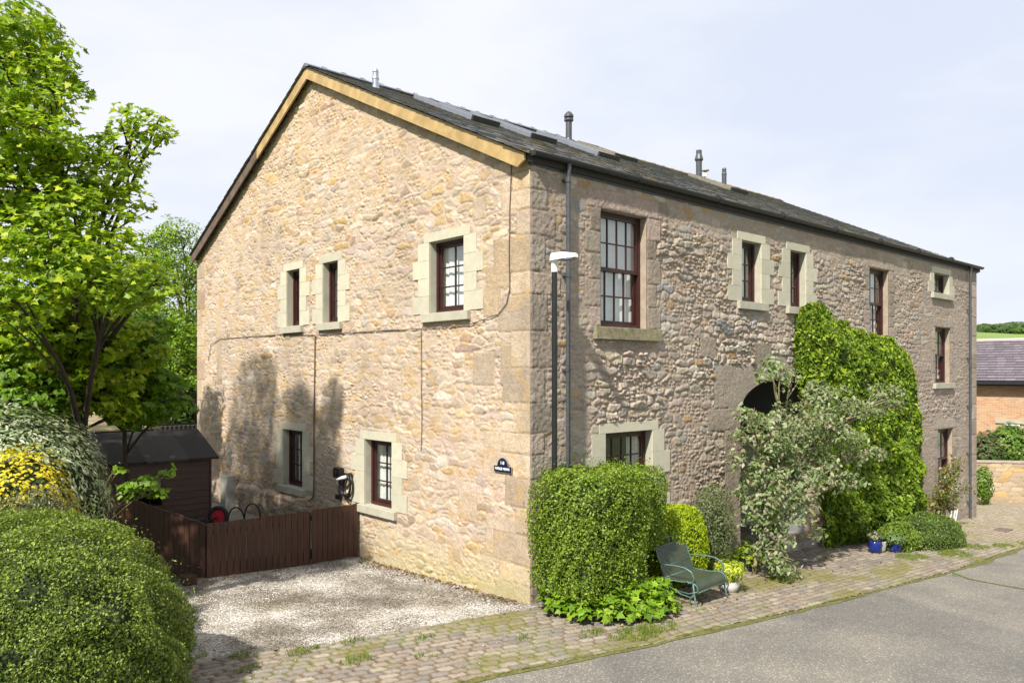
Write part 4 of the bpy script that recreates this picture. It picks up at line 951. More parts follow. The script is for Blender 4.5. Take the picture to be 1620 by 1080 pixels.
def ell(rg, n_, c, r, shell=.45):
    """points in an ellipsoid, biased to the outside"""
    d = rg.normal(0, 1, (n_, 3)); d /= np.linalg.norm(d, axis=1)[:, None]; q = rg.random(n_) ** (1 / 3); q = 1 - (1 - q) * (1 - shell) ; return np.array(c) + d * q[:, None] * np.array(r), d
def core(name, c, r, mat, parent, seed=0, sub=3, amp=.15):
    import bmesh
    bm = bmesh.new(); bmesh.ops.create_icosphere(bm, subdivisions=sub, radius=1)
    V = np.array([v.co[:] for v in bm.verts]); F = np.array([[v.index for v in f.verts] for f in bm.faces]); bm.free()
    nn_ = 1 + amp * (vn(V[:, 0] * 3 + 7, V[:, 1] * 3 + V[:, 2] * 2 + seed, seed) - .5) * 2
    o = np_mesh(name, V * nn_[:, None] * np.array(r) + np.array(c), F, mat, None, smooth=True); keep(o, parent); return o

MAP = [(.19, .29, .014), (.25, .36, .016), (.31, .41, .018), (.13, .23, .012), (.21, .32, .014), (.40, .46, .025), (.16, .27, .014)]
def limb(mb, a, b, r0, r1, rs, sag=.1, n_=6):
    a = np.array(a, float); b = np.array(b, float); P_ = []; L_ = np.linalg.norm(b - a)
    ph = rs.uniform(0, 6); k1 = rs.uniform(-.06, .06) * L_; k2 = rs.uniform(-.06, .06) * L_
    for k in range(n_ + 1):
        t_ = k / n_; p_ = a + (b - a) * t_ + np.array([k1 * math.sin(math.pi * t_), k2 * math.sin(math.pi * t_ + .3), sag * L_ * math.sin(math.pi * t_)]); P_.append(p_)
    mb.tube(P_, [r0 + (r1 - r0) * k / n_ for k in range(n_ + 1)], 6); return P_
def tree(name, label, cat, base, fork, blobs, leaf, dens, tmpl, pal, seed, tr=.14, group=None, mat='leaf', bark='bark', flat=.6, spread=.55, shell=.25, droop=.3, layers=True, colmod=None, twigs=4, rough_=.7):
    t_ = thing(name, label, cat, tuple(base), group); rs = random.Random(seed); rg = np.random.default_rng(seed)
    a_ = MB(); tp = limb(a_, base, fork, tr, tr * .6, rs, 0, 7); a_.build('trunk', M[bark], t_, smooth=True)
    a_ = MB(); PP = []; NN = []
    for (c, r) in blobs:
        c = np.array(c, float); r = np.array(r if hasattr(r, '__len__') else (r, r, r * flat), float)
        ok_ = [q for q in tp[2:] if q[2] < c[2] - .25 * abs(np.hypot(c[0] - q[0], c[1] - q[1]))]; st = rs.choice(ok_[-3:]) if ok_ else tp[2]; br = limb(a_, st, c, tr * .38, .014, rs, .05)
        for k in range(twigs):
            e_ = c + np.array([rs.uniform(-1, 1) * r[0], rs.uniform(-1, 1) * r[1], rs.uniform(-.5, .8) * r[2]]) * .85; limb(a_, br[rs.choice([3, 4, 5, 6])], e_, .02, .004, rs, .04, 4)
        n_ = int(dens * r[0] * r[1] * r[2] ** .5); p_, d_ = ell(rg, n_, c, r, shell); p_ = p_ + (np.stack([vn(p_[:, 0] / r[0] * 1.7, p_[:, 2] / r[2] * 1.7, seed), vn(p_[:, 1] / r[1] * 1.7, p_[:, 2] / r[2] * 1.7, seed + 1), vn(p_[:, 0] / r[0] * 1.7, p_[:, 1] / r[1] * 1.7, seed + 2)], 1) - .5) * r * rough_
        if layers:      # sprays: pull points to a few slanted layers for a natural tiered look
            nl = 40; cc_ = np.array([c + np.array([rs.uniform(-1, 1), rs.uniform(-1, 1), rs.uniform(-1, 1)]) * r * .85 for _ in range(nl)])
            idx = np.argmin(((p_[:, None, :] - cc_[None]) ** 2 / (r * np.array([1, 1, .6])) ** 2).sum(2), 1); g_ = cc_[idx]
            p_[:, 2] = g_[:, 2] + (p_[:, 2] - g_[:, 2]) * .6 - .12 * np.hypot(p_[:, 0] - g_[:, 0], p_[:, 1] - g_[:, 1]); p_[:, :2] = g_[:, :2] + (p_[:, :2] - g_[:, :2]) * 1.0
        PP.append(p_); NN.append(d_ * .35 + np.array([-.15, -.12, .85]))
    a_.build('branches', M[bark], t_, smooth=True)
    leaf_mesh('crown', np.concatenate(PP), np.concatenate(NN), leaf, tmpl, pal, seed, M[mat], t_, droop, spread, colmod=colmod)
    return t_
def A(px, py, t): return tuple(at(px, py, t))

# the big maple at the left edge
blobs = [(A(-30, 40, 10.8), 1.08), (A(40, 70, 11.0), 0.73), (A(85, 110, 10.8), 0.54), (A(20, 150, 10.6), 0.86), (A(95, 165, 10.4), 0.39), (A(20, 230, 10.6), 0.86), (A(85, 215, 10.0), 0.47), (A(-40, 200, 9.8), 1.04),
         (A(215, 195, 11.2), 0.47), (A(245, 205, 11.2), 0.34), (A(180, 235, 11.0), 0.54), (A(150, 280, 10.8), 0.65), (A(60, 300, 10.4), 0.82), (A(0, 320, 10.0), 0.95), (A(190, 320, 11.0), 0.44), (A(120, 345, 10.2), 0.69),
         (A(60, 390, 9.8), 0.86), (A(165, 400, 10.2), 0.62), (A(-10, 430, 9.4), 0.82), (A(100, 440, 9.6), 0.78), (A(185, 455, 10.0), 0.60), (A(30, 480, 9.2), 0.52), (A(240, 450, 10.8), 0.44), (A(-60, 100, 12.3), 1.39), (A(-80, 350, 12.3), 1.39)]
mb_ = A(125, 690, 12.6)
tree('maple_tree', 'tall bright green maple filling the left edge of the view', 'tree', (mb_[0], mb_[1], 0), A(95, 380, 11.5), blobs, .088, 1900, T_MAPLE, MAP, 21, .15, bark='dark_bark', flat=.6, twigs=5, spread=.42, shell=.1)
tree('field_maple', 'smaller leafy maple standing in front of the big maple trunk', 'tree', tuple(np.array(A(70, 690, 11.8)) * [1, 1, 0]), A(80, 560, 11.6),
     [(A(60, 560, 11.3), .5), (A(130, 590, 11.6), .42), (A(30, 520, 11.2), .55), (A(105, 530, 11.5), .5), (A(160, 545, 11.8), .42), (A(150, 635, 12.0), .34), (A(100, 490, 11.5), .5), (A(185, 600, 12.2), .36), (A(10, 600, 11), .42), (A(200, 520, 12.2), .4), (A(235, 565, 12.8), .36), (A(190, 650, 12.3), .28)], .10, 5600, T_MAPLE, MAP, 27, .035, bark='dark_bark', shell=.1)
# middle-height saplings and shrubs below it
SAP = [(.10, .20, .014), (.13, .24, .014), (.08, .16, .012), (.17, .29, .018), (.11, .21, .02)]
tree('sycamore_sapling', 'many stemmed sycamore sapling with large leaves behind the felted shed', 'tree', tuple(np.array(A(215, 690, 13.8)) * [1, 1, 0]), A(200, 600, 13.2),
     [(A(280, 640, 14), .3), (A(130, 570, 12.6), .55), (A(200, 560, 13), .6), (A(160, 620, 12.6), .5), (A(245, 610, 13.6), .5), (A(205, 650, 12.9), .45), (A(90, 610, 12.4), .5), (A(250, 655, 13.4), .32), (A(150, 520, 13), .55), (A(230, 520, 14), .5)], .12, 4200, T_MAPLE, SAP, 22, .05, bark='dark_bark')
tree('elder_bush', 'green leafy bush at the left edge above the variegated shrub', 'bush', tuple(np.array(A(20, 690, 11.4)) * [1, 1, 0]), A(30, 640, 11.2),
     [(A(20, 590, 11.2), .5), (A(-40, 570, 11.4), .7), (A(70, 620, 11.4), .42), (A(25, 640, 10.8), .5), (A(90, 660, 11.6), .35)], .10, 4500, T_OVAL, SAP, 23, .04, bark='dark_bark')
BIR = [(.20, .29, .014), (.14, .24, .012), (.19, .30, .014), (.11, .20, .014), (.24, .35, .016), (.09, .17, .012)]
tree('birch_tree', 'light green birch rising beside the far corner of the gable', 'tree', tuple(np.array(A(290, 700, 25)) * [1, 1, 0]), A(285, 470, 25),
     [(A(285, 370, 25), .8), (A(262, 395, 25), .8), (A(310, 400, 26), 1.1), (A(240, 430, 25), 1.0), (A(290, 440, 24), 1.2), (A(225, 480, 25), 1.2), (A(270, 500, 23.5), 1.3), (A(300, 540, 23), 1.1), (A(215, 540, 24), 1.3), (A(300, 590, 23), .9), (A(255, 580, 23), 1.1), (A(340, 460, 27), 1.6), (A(220, 410, 26), .5)], .095, 1900, T_OVAL, BIR, 24, .12, 'trees behind the yard', twigs=6, droop=.8, layers=False, shell=0., rough_=1.3)
tree('birch_tree', 'smaller loose birch left of the light green one, half behind the maple', 'tree', tuple(np.array(A(190, 700, 27)) * [1, 1, 0]), A(180, 500, 27),
     [(A(200, 440, 27), 1.3), (A(150, 450, 27), 1.5), (A(180, 520, 26), 1.6), (A(120, 520, 26), 1.6), (A(200, 590, 25), 1.3), (A(140, 600, 25), 1.4), (A(60, 500, 28), 2.0), (A(0, 560, 28), 1.6)], .12, 1000, T_OVAL, SAP, 25, .14, 'trees behind the yard', droop=.6, layers=False, shell=0., rough_=1.3)
tree('hazel_tree', 'mid green leafy tree between the big maple and the birch behind the board roof', 'tree', tuple(np.array(A(165, 690, 17)) * [1, 1, 0]), A(165, 560, 17),
     [(A(150, 450, 16.8), .75), (A(172, 500, 17), .7), (A(200, 540, 17.2), .65), (A(140, 520, 16.6), .7), (A(185, 590, 17), .6), (A(225, 590, 17.4), .5), (A(130, 580, 16.8), .6), (A(215, 500, 17.4), .55)], .11, 2600, T_OVAL, BIR, 28, .07, bark='dark_bark', layers=False, shell=0., rough_=1.2)
# sprig in front of the shed
tree('leafy_sprig', 'young bright green lobed leaf branch reaching across the shed front', 'plant', tuple(np.array(A(118, 800, 10.2)) * [1, 1, 0]), A(150, 775, 10.4),
     [(A(232, 762, 10.8), (.13, .13, .09)), (A(205, 770, 10.6), (.12, .12, .09)), (A(262, 750, 11), (.10, .1, .06)), (A(205, 782, 10.6), (.13, .1, .08)), (A(250, 778, 10.9), (.12, .1, .06)), (A(190, 742, 10.6), (.08, .08, .04)), (A(275, 742, 11), (.05, .05, .03))],
     .115, 9500, T_LOBED, [(.15, .27, .015), (.19, .33, .02), (.12, .22, .015)], 26, .012, layers=False, twigs=1, spread=.5)
# far trees to close the gaps on the left and behind
for k, (px, t_, s_, lb) in enumerate(((30, 45, 5.2, 'big dark green tree far behind at the left edge'), (150, 42, 4.6, 'broad dark tree far behind the maple trunk'), (255, 40, 4.2, 'broad dark tree far behind the birch'))):
    b_ = np.array(A(px, 600, t_)) * [1, 1, 0]
    tree('broadleaf_tree', lb, 'tree', b_, b_ + [0, 0, 3.0], [((b_[0] + dx * s_, b_[1] + dy, 2.3 + dz), s_ * q) for dx, dy, dz, q in ((0, 0, 2.4, .6), (-.5, 0, 1.2, .55), (.5, 0, 1.2, .55), (0, -1, .6, .6), (-.9, 0, 0, .5), (.9, 0, 0, .5), (.3, 0, 3.0, .35))], .30, 130, T_OVAL, SAP, 30 + k, .2, 'far trees on the left', twigs=2)
# house glimpsed through the leaves, far left
hs_ = thing('distant_house', 'pale rendered house with a brown roof glimpsed through leaves at the left edge', 'house', tuple(np.array(A(10, 600, 30)) * [1, 1, 0]))
hc = np.array(A(-15, 600, 31)); M['pale_render'] = simple('pale render', (.5, .47, .42), .9, var=.1); M['brown_tile'] = simple('brown roof tiles', (.20, .15, .12), .85, bump=1, bscale=12, var=.3, vscale=5)
a_ = MB(); a_.box((hc[0] - 3, hc[1], -.1), (hc[0] + 1.3, hc[1] + 5, 3.9)); a_.build('house_wall', M['pale_render'], hs_)
a_ = MB(); a_.prism([(hc[0] - 3.3, hc[1] - .3, 3.8), (hc[0] + 1.7, hc[1] - .3, 3.8), (hc[0] - .8, hc[1] - .3, 5.7)], (0, 5.6, 0)); a_.build('house_roof', M['brown_tile'], hs_)
a_ = MB(); a_.box((hc[0] - .2, hc[1] - .03, 2.3), (hc[0] + .9, hc[1] - .005, 3.4)); wq = a_.build('house_window', M['mahogany'], hs_); a_ = MB(); a_.box((hc[0] - .1, hc[1] - .045, 2.4), (hc[0] + .8, hc[1] - .031, 3.3)); a_.build('glass_pane', M['sky_glass'], wq)

def bush(name, label, cat, c, r, n_, leaf, tmpl, pal, seed, mat='tiny_leaf', power=2.0, amp=.08, depth=.16, spread=.55, group=None, zmin=None, parent=None, corescale=.86, droop=0, colmod=None, sv=.35, up=None, freq=2.2, sprout=.0, holes=0.):
    """clipped or rounded shrub: dense leaf layer on a lumpy superellipsoid, twiggy inside"""
    c = np.array(c, float); r = np.array(r, float); t_ = parent or thing(name, label, cat, (c[0], c[1], float(gz(c[0], c[1]))), group)
    rg = np.random.default_rng(seed); d = rg.normal(0, 1, (n_, 3)); d /= np.linalg.norm(d, axis=1)[:, None]
    k = (np.abs(d) ** power).sum(1) ** (-1 / power)
    nz_ = fbm(d[:, 0] * freq + 11 + d[:, 2] * 1.3, d[:, 1] * freq + 5 + d[:, 2] * freq, seed, 4) - .5
    inn = rg.random(n_) ** 2 * depth; sp = (rg.random(n_) < .03) * rg.random(n_) * sprout
    p_ = c + d * (k * (1 + amp * 2 * nz_ - inn + sp))[:, None] * r
    nrm = d / r; nrm /= np.linalg.norm(nrm, axis=1)[:, None]
    if zmin is not None: m_ = p_[:, 2] > zmin; p_ = p_[m_]; nrm = nrm[m_]; d = d[m_]
    if holes: hn = fbm(d[:, 0] * 7 + d[:, 2] * 3 + 20, d[:, 1] * 7 + d[:, 2] * 7 + 20, seed + 3, 3); m_ = (hn < 1 - holes) | (rg.random(len(d)) < .12); p_ = p_[m_]; nrm = nrm[m_]
    leaf_mesh('foliage', p_, nrm + np.array([0, 0, .35]), leaf, tmpl, pal, seed, M[mat], t_, droop, spread, colmod=colmod, sv=sv, up=up)
    import bmesh
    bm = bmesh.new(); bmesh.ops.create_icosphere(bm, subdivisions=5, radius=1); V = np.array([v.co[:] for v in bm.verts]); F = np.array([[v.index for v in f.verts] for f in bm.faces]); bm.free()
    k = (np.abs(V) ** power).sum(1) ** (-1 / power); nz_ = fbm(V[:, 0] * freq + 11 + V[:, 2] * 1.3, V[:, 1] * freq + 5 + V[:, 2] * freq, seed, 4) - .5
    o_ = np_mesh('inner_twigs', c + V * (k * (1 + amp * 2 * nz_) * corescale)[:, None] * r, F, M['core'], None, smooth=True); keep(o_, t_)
    return t_
BOX = [(.12, .18, .014), (.17, .24, .018), (.26, .34, .05), (.045, .085, .010), (.26, .33, .07), (.095, .165, .014), (.16, .19, .04)]
bush('box_hedge', 'large rounded clipped box hedge in the lower left corner', 'hedge', (-6.02, .72, .52), (1.56, 1.58, 1.36), 230000, .026, T_TINY, BOX, 41, 'tiny_leaf', 2.2, .12, .13, .8, corescale=.87, sv=.5, up=np.array([.5, .1, .8]), freq=5.2, sprout=.10, zmin=-.05, holes=.30)
VARI = [(.20, .26, .13), (.30, .35, .22), (.42, .46, .33), (.14, .20, .09), (.24, .31, .15), (.50, .52, .38)]
c_ = A(40, 740, 10.3); bush('variegated_shrub', 'rounded shrub with cream edged grey green leaves beside the felted shed', 'shrub', (c_[0] - .1, c_[1], 1.45), (1.15, 1.1, 1.32), 17000, .085, T_LANCE, VARI, 42, 'tiny_leaf', 2.0, .20, .35, 1.1, up=np.array([0, 0, .7]), zmin=0, sprout=.22, freq=3.5)
c_ = A(28, 745, 8.9); bush('golden_shrub', 'bright yellow leaved shrub in front of the variegated one', 'shrub', (c_[0] - .02, c_[1] - .1, 1.42), (.68, .56, .86), 9000, .052, T_OVAL, [(.58, .48, .02), (.66, .55, .03), (.48, .42, .02), (.62, .52, .05), (.38, .37, .03)], 43, 'tiny_leaf', 2.0, .26, .4, 1.0, zmin=.3, sprout=.3, freq=3.5)
c_ = A(40, 800, 8.2); bush('heather_shrub', 'wispy grey green shrub between the yellow shrub and the box hedge', 'shrub', (c_[0] + .05, c_[1] + .15, 1.02), (.72, .5, .92), 15000, .045, T_LANCE, [(.16, .19, .07), (.11, .14, .05), (.20, .20, .09), (.17, .13, .07)], 44, 'tiny_leaf', 2.0, .12, .25, .8, up=np.array([0, 0, 1.2]), zmin=.2, sprout=.1)

bush('laurel_hedge', 'dark green hedge mass behind the spiked railing', 'hedge', (-3.2, 16.2, 1.3), (5.2, 1.0, 2.3), 16000, .14, T_OVAL, [(.05, .10, .012), (.07, .13, .014), (.09, .16, .016), (.035, .07, .01)], 47, 'leaf', 4, .15, .25, .9, zmin=-.2, sprout=.1)
# ---- plants along the front wall
SHR = [(.12, .19, .015), (.16, .24, .018), (.20, .29, .022), (.08, .14, .012), (.24, .32, .04)]
hd = bush('clipped_shrub', 'boxy clipped small leaved shrub against the house corner', 'hedge', (.50, -.66, .93), (.68, .56, .93), 56000, .034, T_OVAL, SHR, 51, 'tiny_leaf', 8, .13, .24, 1.0, corescale=.80, freq=5.0, sprout=.22, zmin=.30, holes=.30)
bush('clipped_shrub', '', '', (1.32, -.48, 1.24), (.66, .46, .58), 34000, .034, T_OVAL, SHR, 57, 'tiny_leaf', 6, .13, .26, 1.0, corescale=.78, freq=5.0, sprout=.22, parent=hd, holes=.30)
gp, gd = None, None
def patch_plant(name, label, cat, pts_, n_, hgt, leaf, tmpl, pal, seed, group=None, mat='glossy_leaf', spread=.45, stem=True):
    """low leafy plant: leaves carried in a loose dome over an outline of (x, y, radius) clumps, each on a stalk"""
    rg = np.random.default_rng(seed); x0_, y0_, _ = pts_[0]; t_ = thing(name, label, cat, (x0_, y0_, float(gz(x0_, y0_))), group)
    PP = []; NN = []; a_ = MB()
    for (x_, y_, r_) in pts_:
        m_ = max(3, int(n_ * r_ * r_ / sum(q[2] ** 2 for q in pts_))); an = rg.random(m_) * 2 * math.pi; rr_ = np.sqrt(rg.random(m_)) * r_
        h_ = hgt * (1 - .75 * (rr_ / r_) ** 2) * rg.uniform(.55, 1.1, m_); X_ = x_ + rr_ * np.cos(an); Y_ = y_ + rr_ * np.sin(an)
        Z_ = gz(X_, Y_) + .03 + h_; PP.append(np.stack([X_, Y_, Z_], 1)); NN.append(np.stack([np.cos(an) * rr_ / r_ * .8, np.sin(an) * rr_ / r_ * .8, np.full(m_, 1.0)], 1))
        if stem:
            for k in range(0, m_, 5): a_.tube([(x_ + (X_[k] - x_) * .4, y_ + (Y_[k] - y_) * .4, float(gz(x_, y_))), (X_[k], Y_[k], Z_[k] - .01)], .004, 4, cap=False)
    leaf_mesh('foliage', np.concatenate(PP), np.concatenate(NN), leaf, tmpl, pal, seed, M[mat], t_, .5, spread)
    if stem: a_.build('stems', M['core'], t_)
    return t_
LIME = [(.13, .24, .014), (.17, .29, .016), (.09, .18, .012), (.22, .34, .02)]
patch_plant('leafy_perennial', 'low bright green lobed leaf plant under the clipped shrub', 'plant', [(.05, -.95, .26), (-.02, -.6, .22), (.35, -1.2, .3), (.7, -1.3, .32), (1.05, -1.32, .3), (1.35, -1.2, .25), (.6, -1.0, .3), (.05, -.35, .18)], 1100, .42, .10, T_MAPLE, LIME, 52)
CON = [(.26, .36, .012), (.33, .42, .012), (.20, .30, .012), (.38, .45, .02)]
bush('golden_conifer', 'rounded golden green conifer behind the bench', 'shrub', (2.68, -.36, .40), (.86, .36, .70), 26000, .05, T_LANCE, CON, 53, 'conifer', 2.6, .10, .18, .8, up=np.array([0, 0, 1.0]), zmin=-.1)
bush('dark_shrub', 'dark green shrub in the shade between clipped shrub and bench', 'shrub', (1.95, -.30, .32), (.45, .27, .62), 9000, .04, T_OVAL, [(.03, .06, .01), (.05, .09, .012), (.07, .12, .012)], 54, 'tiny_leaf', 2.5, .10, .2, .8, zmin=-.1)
bush('grey_shrub', 'airy grey green shrub between the golden conifer and the arch', 'shrub', (3.95, -.30, .55), (.50, .32, .78), 7500, .045, T_LANCE, [(.14, .17, .08), (.19, .21, .11), (.10, .13, .05), (.12, .18, .05)], 55, 'tiny_leaf', 2.0, .16, .5, .9, corescale=.5, zmin=-.2, sprout=.2)
patch_plant('leafy_perennial', 'small yellow green foliage clump at the foot of the arch jamb', 'plant', [(4.2, -.35, .25), (4.75, -.45, .25), (5.2, -.3, .3)], 420, .5, .08, T_OVAL, [(.28, .36, .02), (.18, .28, .02)], 56)

# weeping silvery tree by the arch
SIL = [(.22, .28, .14), (.28, .33, .19), (.17, .24, .09), (.36, .37, .27), (.13, .19, .06), (.33, .28, .20), (.24, .31, .14)]
def bl(px, py, y, r, fl=.7):
    d = at(px, py, 1) - CAM; t_ = (y - CAM[1]) / d[1]; r = r * 1.28; return (tuple(CAM + t_ * d), (r, r * .75, r * fl * .9))
TB = [bl(1222, 585, -.75, .30), bl(1250, 600, -.7, .22), bl(1305, 625, -.8, .42, .5), bl(1270, 660, -.85, .46, .6), bl(1215, 665, -.85, .40, .5), bl(1172, 692, -.8, .2, .5), bl(1163, 725, -.8, .16, 1.4),
      bl(1320, 690, -.95, .46, .5), bl(1365, 650, -.95, .30, .6), bl(1400, 625, -.9, .34, .6), bl(1420, 640, -.9, .2, .6), bl(1240, 715, -1.0, .46, .6), bl(1290, 730, -1.0, .46, .6), bl(1195, 752, -.9, .28, .6), bl(1340, 760, -1.0, .36, .5),
      bl(1215, 780, -1.0, .42, .6), bl(1260, 800, -1.05, .40, .5), bl(1200, 815, -.95, .30, .7), bl(1230, 850, -1.05, .30, .7), bl(1205, 865, -1.0, .18, .8), bl(1290, 845, -1.15, .14, .9), bl(1240, 895, -1.3, .22, .6), bl(1265, 910, -1.35, .10, .6), bl(1380, 715, -1.0, .26, .5), bl(1185, 785, -.85, .2, .8), bl(1215, 882, -1.1, .2, .7), bl(1228, 870, -1.15, .18, .7), bl(1250, 690, -.9, .4, .6), bl(1300, 665, -.9, .35, .6), bl(1225, 745, -1.0, .4, .6), bl(1265, 765, -1.05, .4, .6), bl(1345, 720, -1.0, .3, .6), bl(1345, 640, -.9, .25, .7), bl(1215, 700, -.9, .36, .6), bl(1220, 825, -1.0, .3, .6), bl(1180, 655, -.75, .2, .8)]
tree('whitebeam_tree', 'small spreading tree with silvery grey green leaves in front of the archway', 'tree', (4.55, -.72, float(gz(4.55, -.7))), (5.05, -.85, 1.25), TB, .080, 4700, T_OVAL, SIL, 61, .04, bark='pale_bark', layers=False, spread=.7, droop=1.4, shell=.0, twigs=3, rough_=1.1)

# ivy over the wall
def ivy():
    poly = np.array([(7.15, 3.9), (7.25, 4.35), (7.65, 4.55), (8.35, 4.50), (8.9, 4.3), (9.6, 4.15), (10.5, 4.05), (11.5, 4.02), (12.1, 3.85), (12.6, 3.65), (12.95, 3.1), (13.15, 2.2), (13.2, 1.2), (13.0, .2), (12.6, -.45), (11.8, -.75), (8.4, -.5), (8.2, .5), (7.9, 1.7), (7.5, 2.6), (7.2, 3.0)])
    t_ = thing('climbing_ivy', 'dense glossy ivy covering the front wall from the arch to the far windows', 'ivy', (10, -.2, -.6))
    rg = np.random.default_rng(71); U_ = rg.uniform(7.0, 13.9, 80000); V_ = rg.uniform(-.9, 4.7, 80000)
    U2_ = U_ + .15 * (fbm(U_ * 2, V_ * 2, 72, 3) - .5); V2_ = V_ + .3 * (fbm(U_ * 2.5, V_ * 2.5, 73, 3) - .5)
    ins = np.zeros(len(U_), bool); j = len(poly) - 1; dmin = np.full(len(U_), 9.)
    for i in range(len(poly)):
        (xi, zi), (xj, zj) = poly[i], poly[j]
        ins ^= ((zi > V2_) != (zj > V2_)) & (U2_ < (xj - xi) * (V2_ - zi) / (zj - zi + 1e-9) + xi)
        ex, ez = xj - xi, zj - zi; q = np.clip(((U2_ - xi) * ex + (V2_ - zi) * ez) / (ex * ex + ez * ez), 0, 1); dmin = np.minimum(dmin, np.hypot(U2_ - xi - q * ex, V2_ - zi - q * ez)); j = i
    w_ = in_open = np.zeros(len(U_), bool)
    a, b, c, d = FW['F4']; in_open = (U_ > a - .02) & (U_ < b + .02) & (V_ > c + .05)
    ok = ins & ~in_open; U_, V_, dmin = U_[ok], V_[ok], dmin[ok]
    th = (.08 + .20 * sst(0, .6, dmin)) * (.40 + 1.2 * fbm(U_ * 2.1, V_ * 2.4, 74, 4)) * (1 + .8 * sst(2.0, 0, V_)); th2 = th * (1 - .7 * rg.random(len(U_)) ** 1.6)
    P_ = np.stack([U_, -th2 - .02, V_], 1)
    e_ = .03; gu = ((.55 + .9 * fbm((U_ + e_) * 1.6, V_ * 1.9, 74, 4)) - (.55 + .9 * fbm(U_ * 1.6, V_ * 1.9, 74, 4))) / e_ * .4; gv = ((.55 + .9 * fbm(U_ * 1.6, (V_ + e_) * 1.9, 74, 4)) - (.55 + .9 * fbm(U_ * 1.6, V_ * 1.9, 74, 4))) / e_ * .4
    N_ = np.stack([-gu - .15, -np.ones(len(U_)), -gv + .55], 1)
    leaf_mesh('foliage', P_, N_, .10, T_IVY, [(.085, .15, .010), (.13, .21, .012), (.19, .28, .014), (.05, .10, .010), (.26, .33, .03), (.10, .17, .012)], 75, M['glossy_leaf'], t_, 1.2, .75)
    a_ = MB(); rs = random.Random(6)
    for k in range(7):
        x_ = 8.6 + k * .7; a_.tube([(x_, -.08, -.55), (x_ + rs.uniform(-.3, .3), -.05, .6), (x_ + rs.uniform(-.6, .6), -.05, 1.8), (x_ + rs.uniform(-.9, .9), -.05, 3.2)], [.03, .022, .015, .006], 6)
    a_.build('stems', M['bark'], t_)
ivy()
# pots
def pot_prof(r, h_): return [(r * .62, 0), (r * .8, h_ * .15), (r * 1.0, h_ * .55), (r * .98, h_ * .85), (r * 1.0, h_), (r * .88, h_), (r * .86, h_ * .9)]
gz_ = lambda x, y: float(gz(x, y)) + .02
def potplant(name, label, x_, y_, r, h_, mat, n_, leaf, tmpl, pal, seed, fr, fh, group=None, up=np.array([0, 0, 1.4])):
    t_ = thing(name, label, 'pot plant', (x_, y_, gz_(x_, y_)), group); a_ = MB(); a_.lathe((x_, y_, gz_(x_, y_)), pot_prof(r, h_), 24); a_.build('pot', M[mat], t_, smooth=True)
    a_ = MB(); a_.lathe((x_, y_, gz_(x_, y_) + h_ * .82), [(r * .85, 0), (r * .8, .01)], 16); a_.build('soil', M['core'], t_)
    if n_:
        rg = np.random.default_rng(seed); p_, d_ = ell(rg, n_, (x_, y_, gz_(x_, y_) + h_ + fh * .45), (fr, fr, fh * .6), .2); leaf_mesh('foliage', p_, d_ + np.array([0, -.2, .3]), leaf, tmpl, pal, seed, M['leaf'], t_, 0, .7, up=d_ * .8 + up * .7)
    return t_
potplant('potted_plant', 'round white pot with yellow edged foliage beside the bench', 3.12, -1.15, .15, .17, 'white_pot', 520, .085, T_LANCE, [(.50, .52, .05), (.38, .45, .03), (.16, .26, .02), (.55, .55, .12)], 81, .27, .30)
potplant('potted_plant', 'glossy cobalt blue pot with pale flowers at the foot of the ivy', 8.72, -.95, .13, .24, 'blue_glaze', 160, .07, T_OVAL, [(.30, .28, .22), (.22, .2, .16), (.08, .14, .03)], 82, .16, .2, 'pots at the foot of the ivy')
potplant('potted_plant', 'small round grey stoneware pot between the two blue pots', 8.98, -.98, .085, .22, 'grey_stoneware', 60, .06, T_OVAL, [(.07, .15, .02)], 83, .10, .1, 'pots at the foot of the ivy')
potplant('potted_plant', 'lower blue pot hidden by trailing grey green leaves near the grassy clump', 9.22, -1.15, .12, .18, 'blue_glaze', 420, .06, T_OVAL, [(.12, .2, .06), (.16, .24, .09)], 84, .24, .2, 'pots at the foot of the ivy')
# rough clump of low shrub and grass past the ivy
LOW = [(.08, .15, .015), (.11, .19, .018), (.14, .22, .03), (.16, .20, .04), (.07, .11, .02)]
bush('low_shrub', 'low sprawling green shrub on the setts beyond the ivy', 'shrub', (11.0, -1.15, -.45), (1.25, .6, .52), 24000, .05, T_LANCE, LOW, 85, 'tiny_leaf', 2.0, .2, .3, .9, up=np.array([0, 0, .8]), zmin=-.75, sprout=.2)
bush('low_shrub', 'yellow green grassy clump between the blue pots and the low shrub', 'shrub', (9.75, -1.0, -.42), (.6, .4, .42), 9000, .07, T_LANCE, [(.14, .22, .02), (.2, .27, .03), (.11, .19, .02)], 86, 'tiny_leaf', 2.0, .2, .3, .9, up=np.array([0, 0, 1.4]), zmin=-.65, sprout=.3)
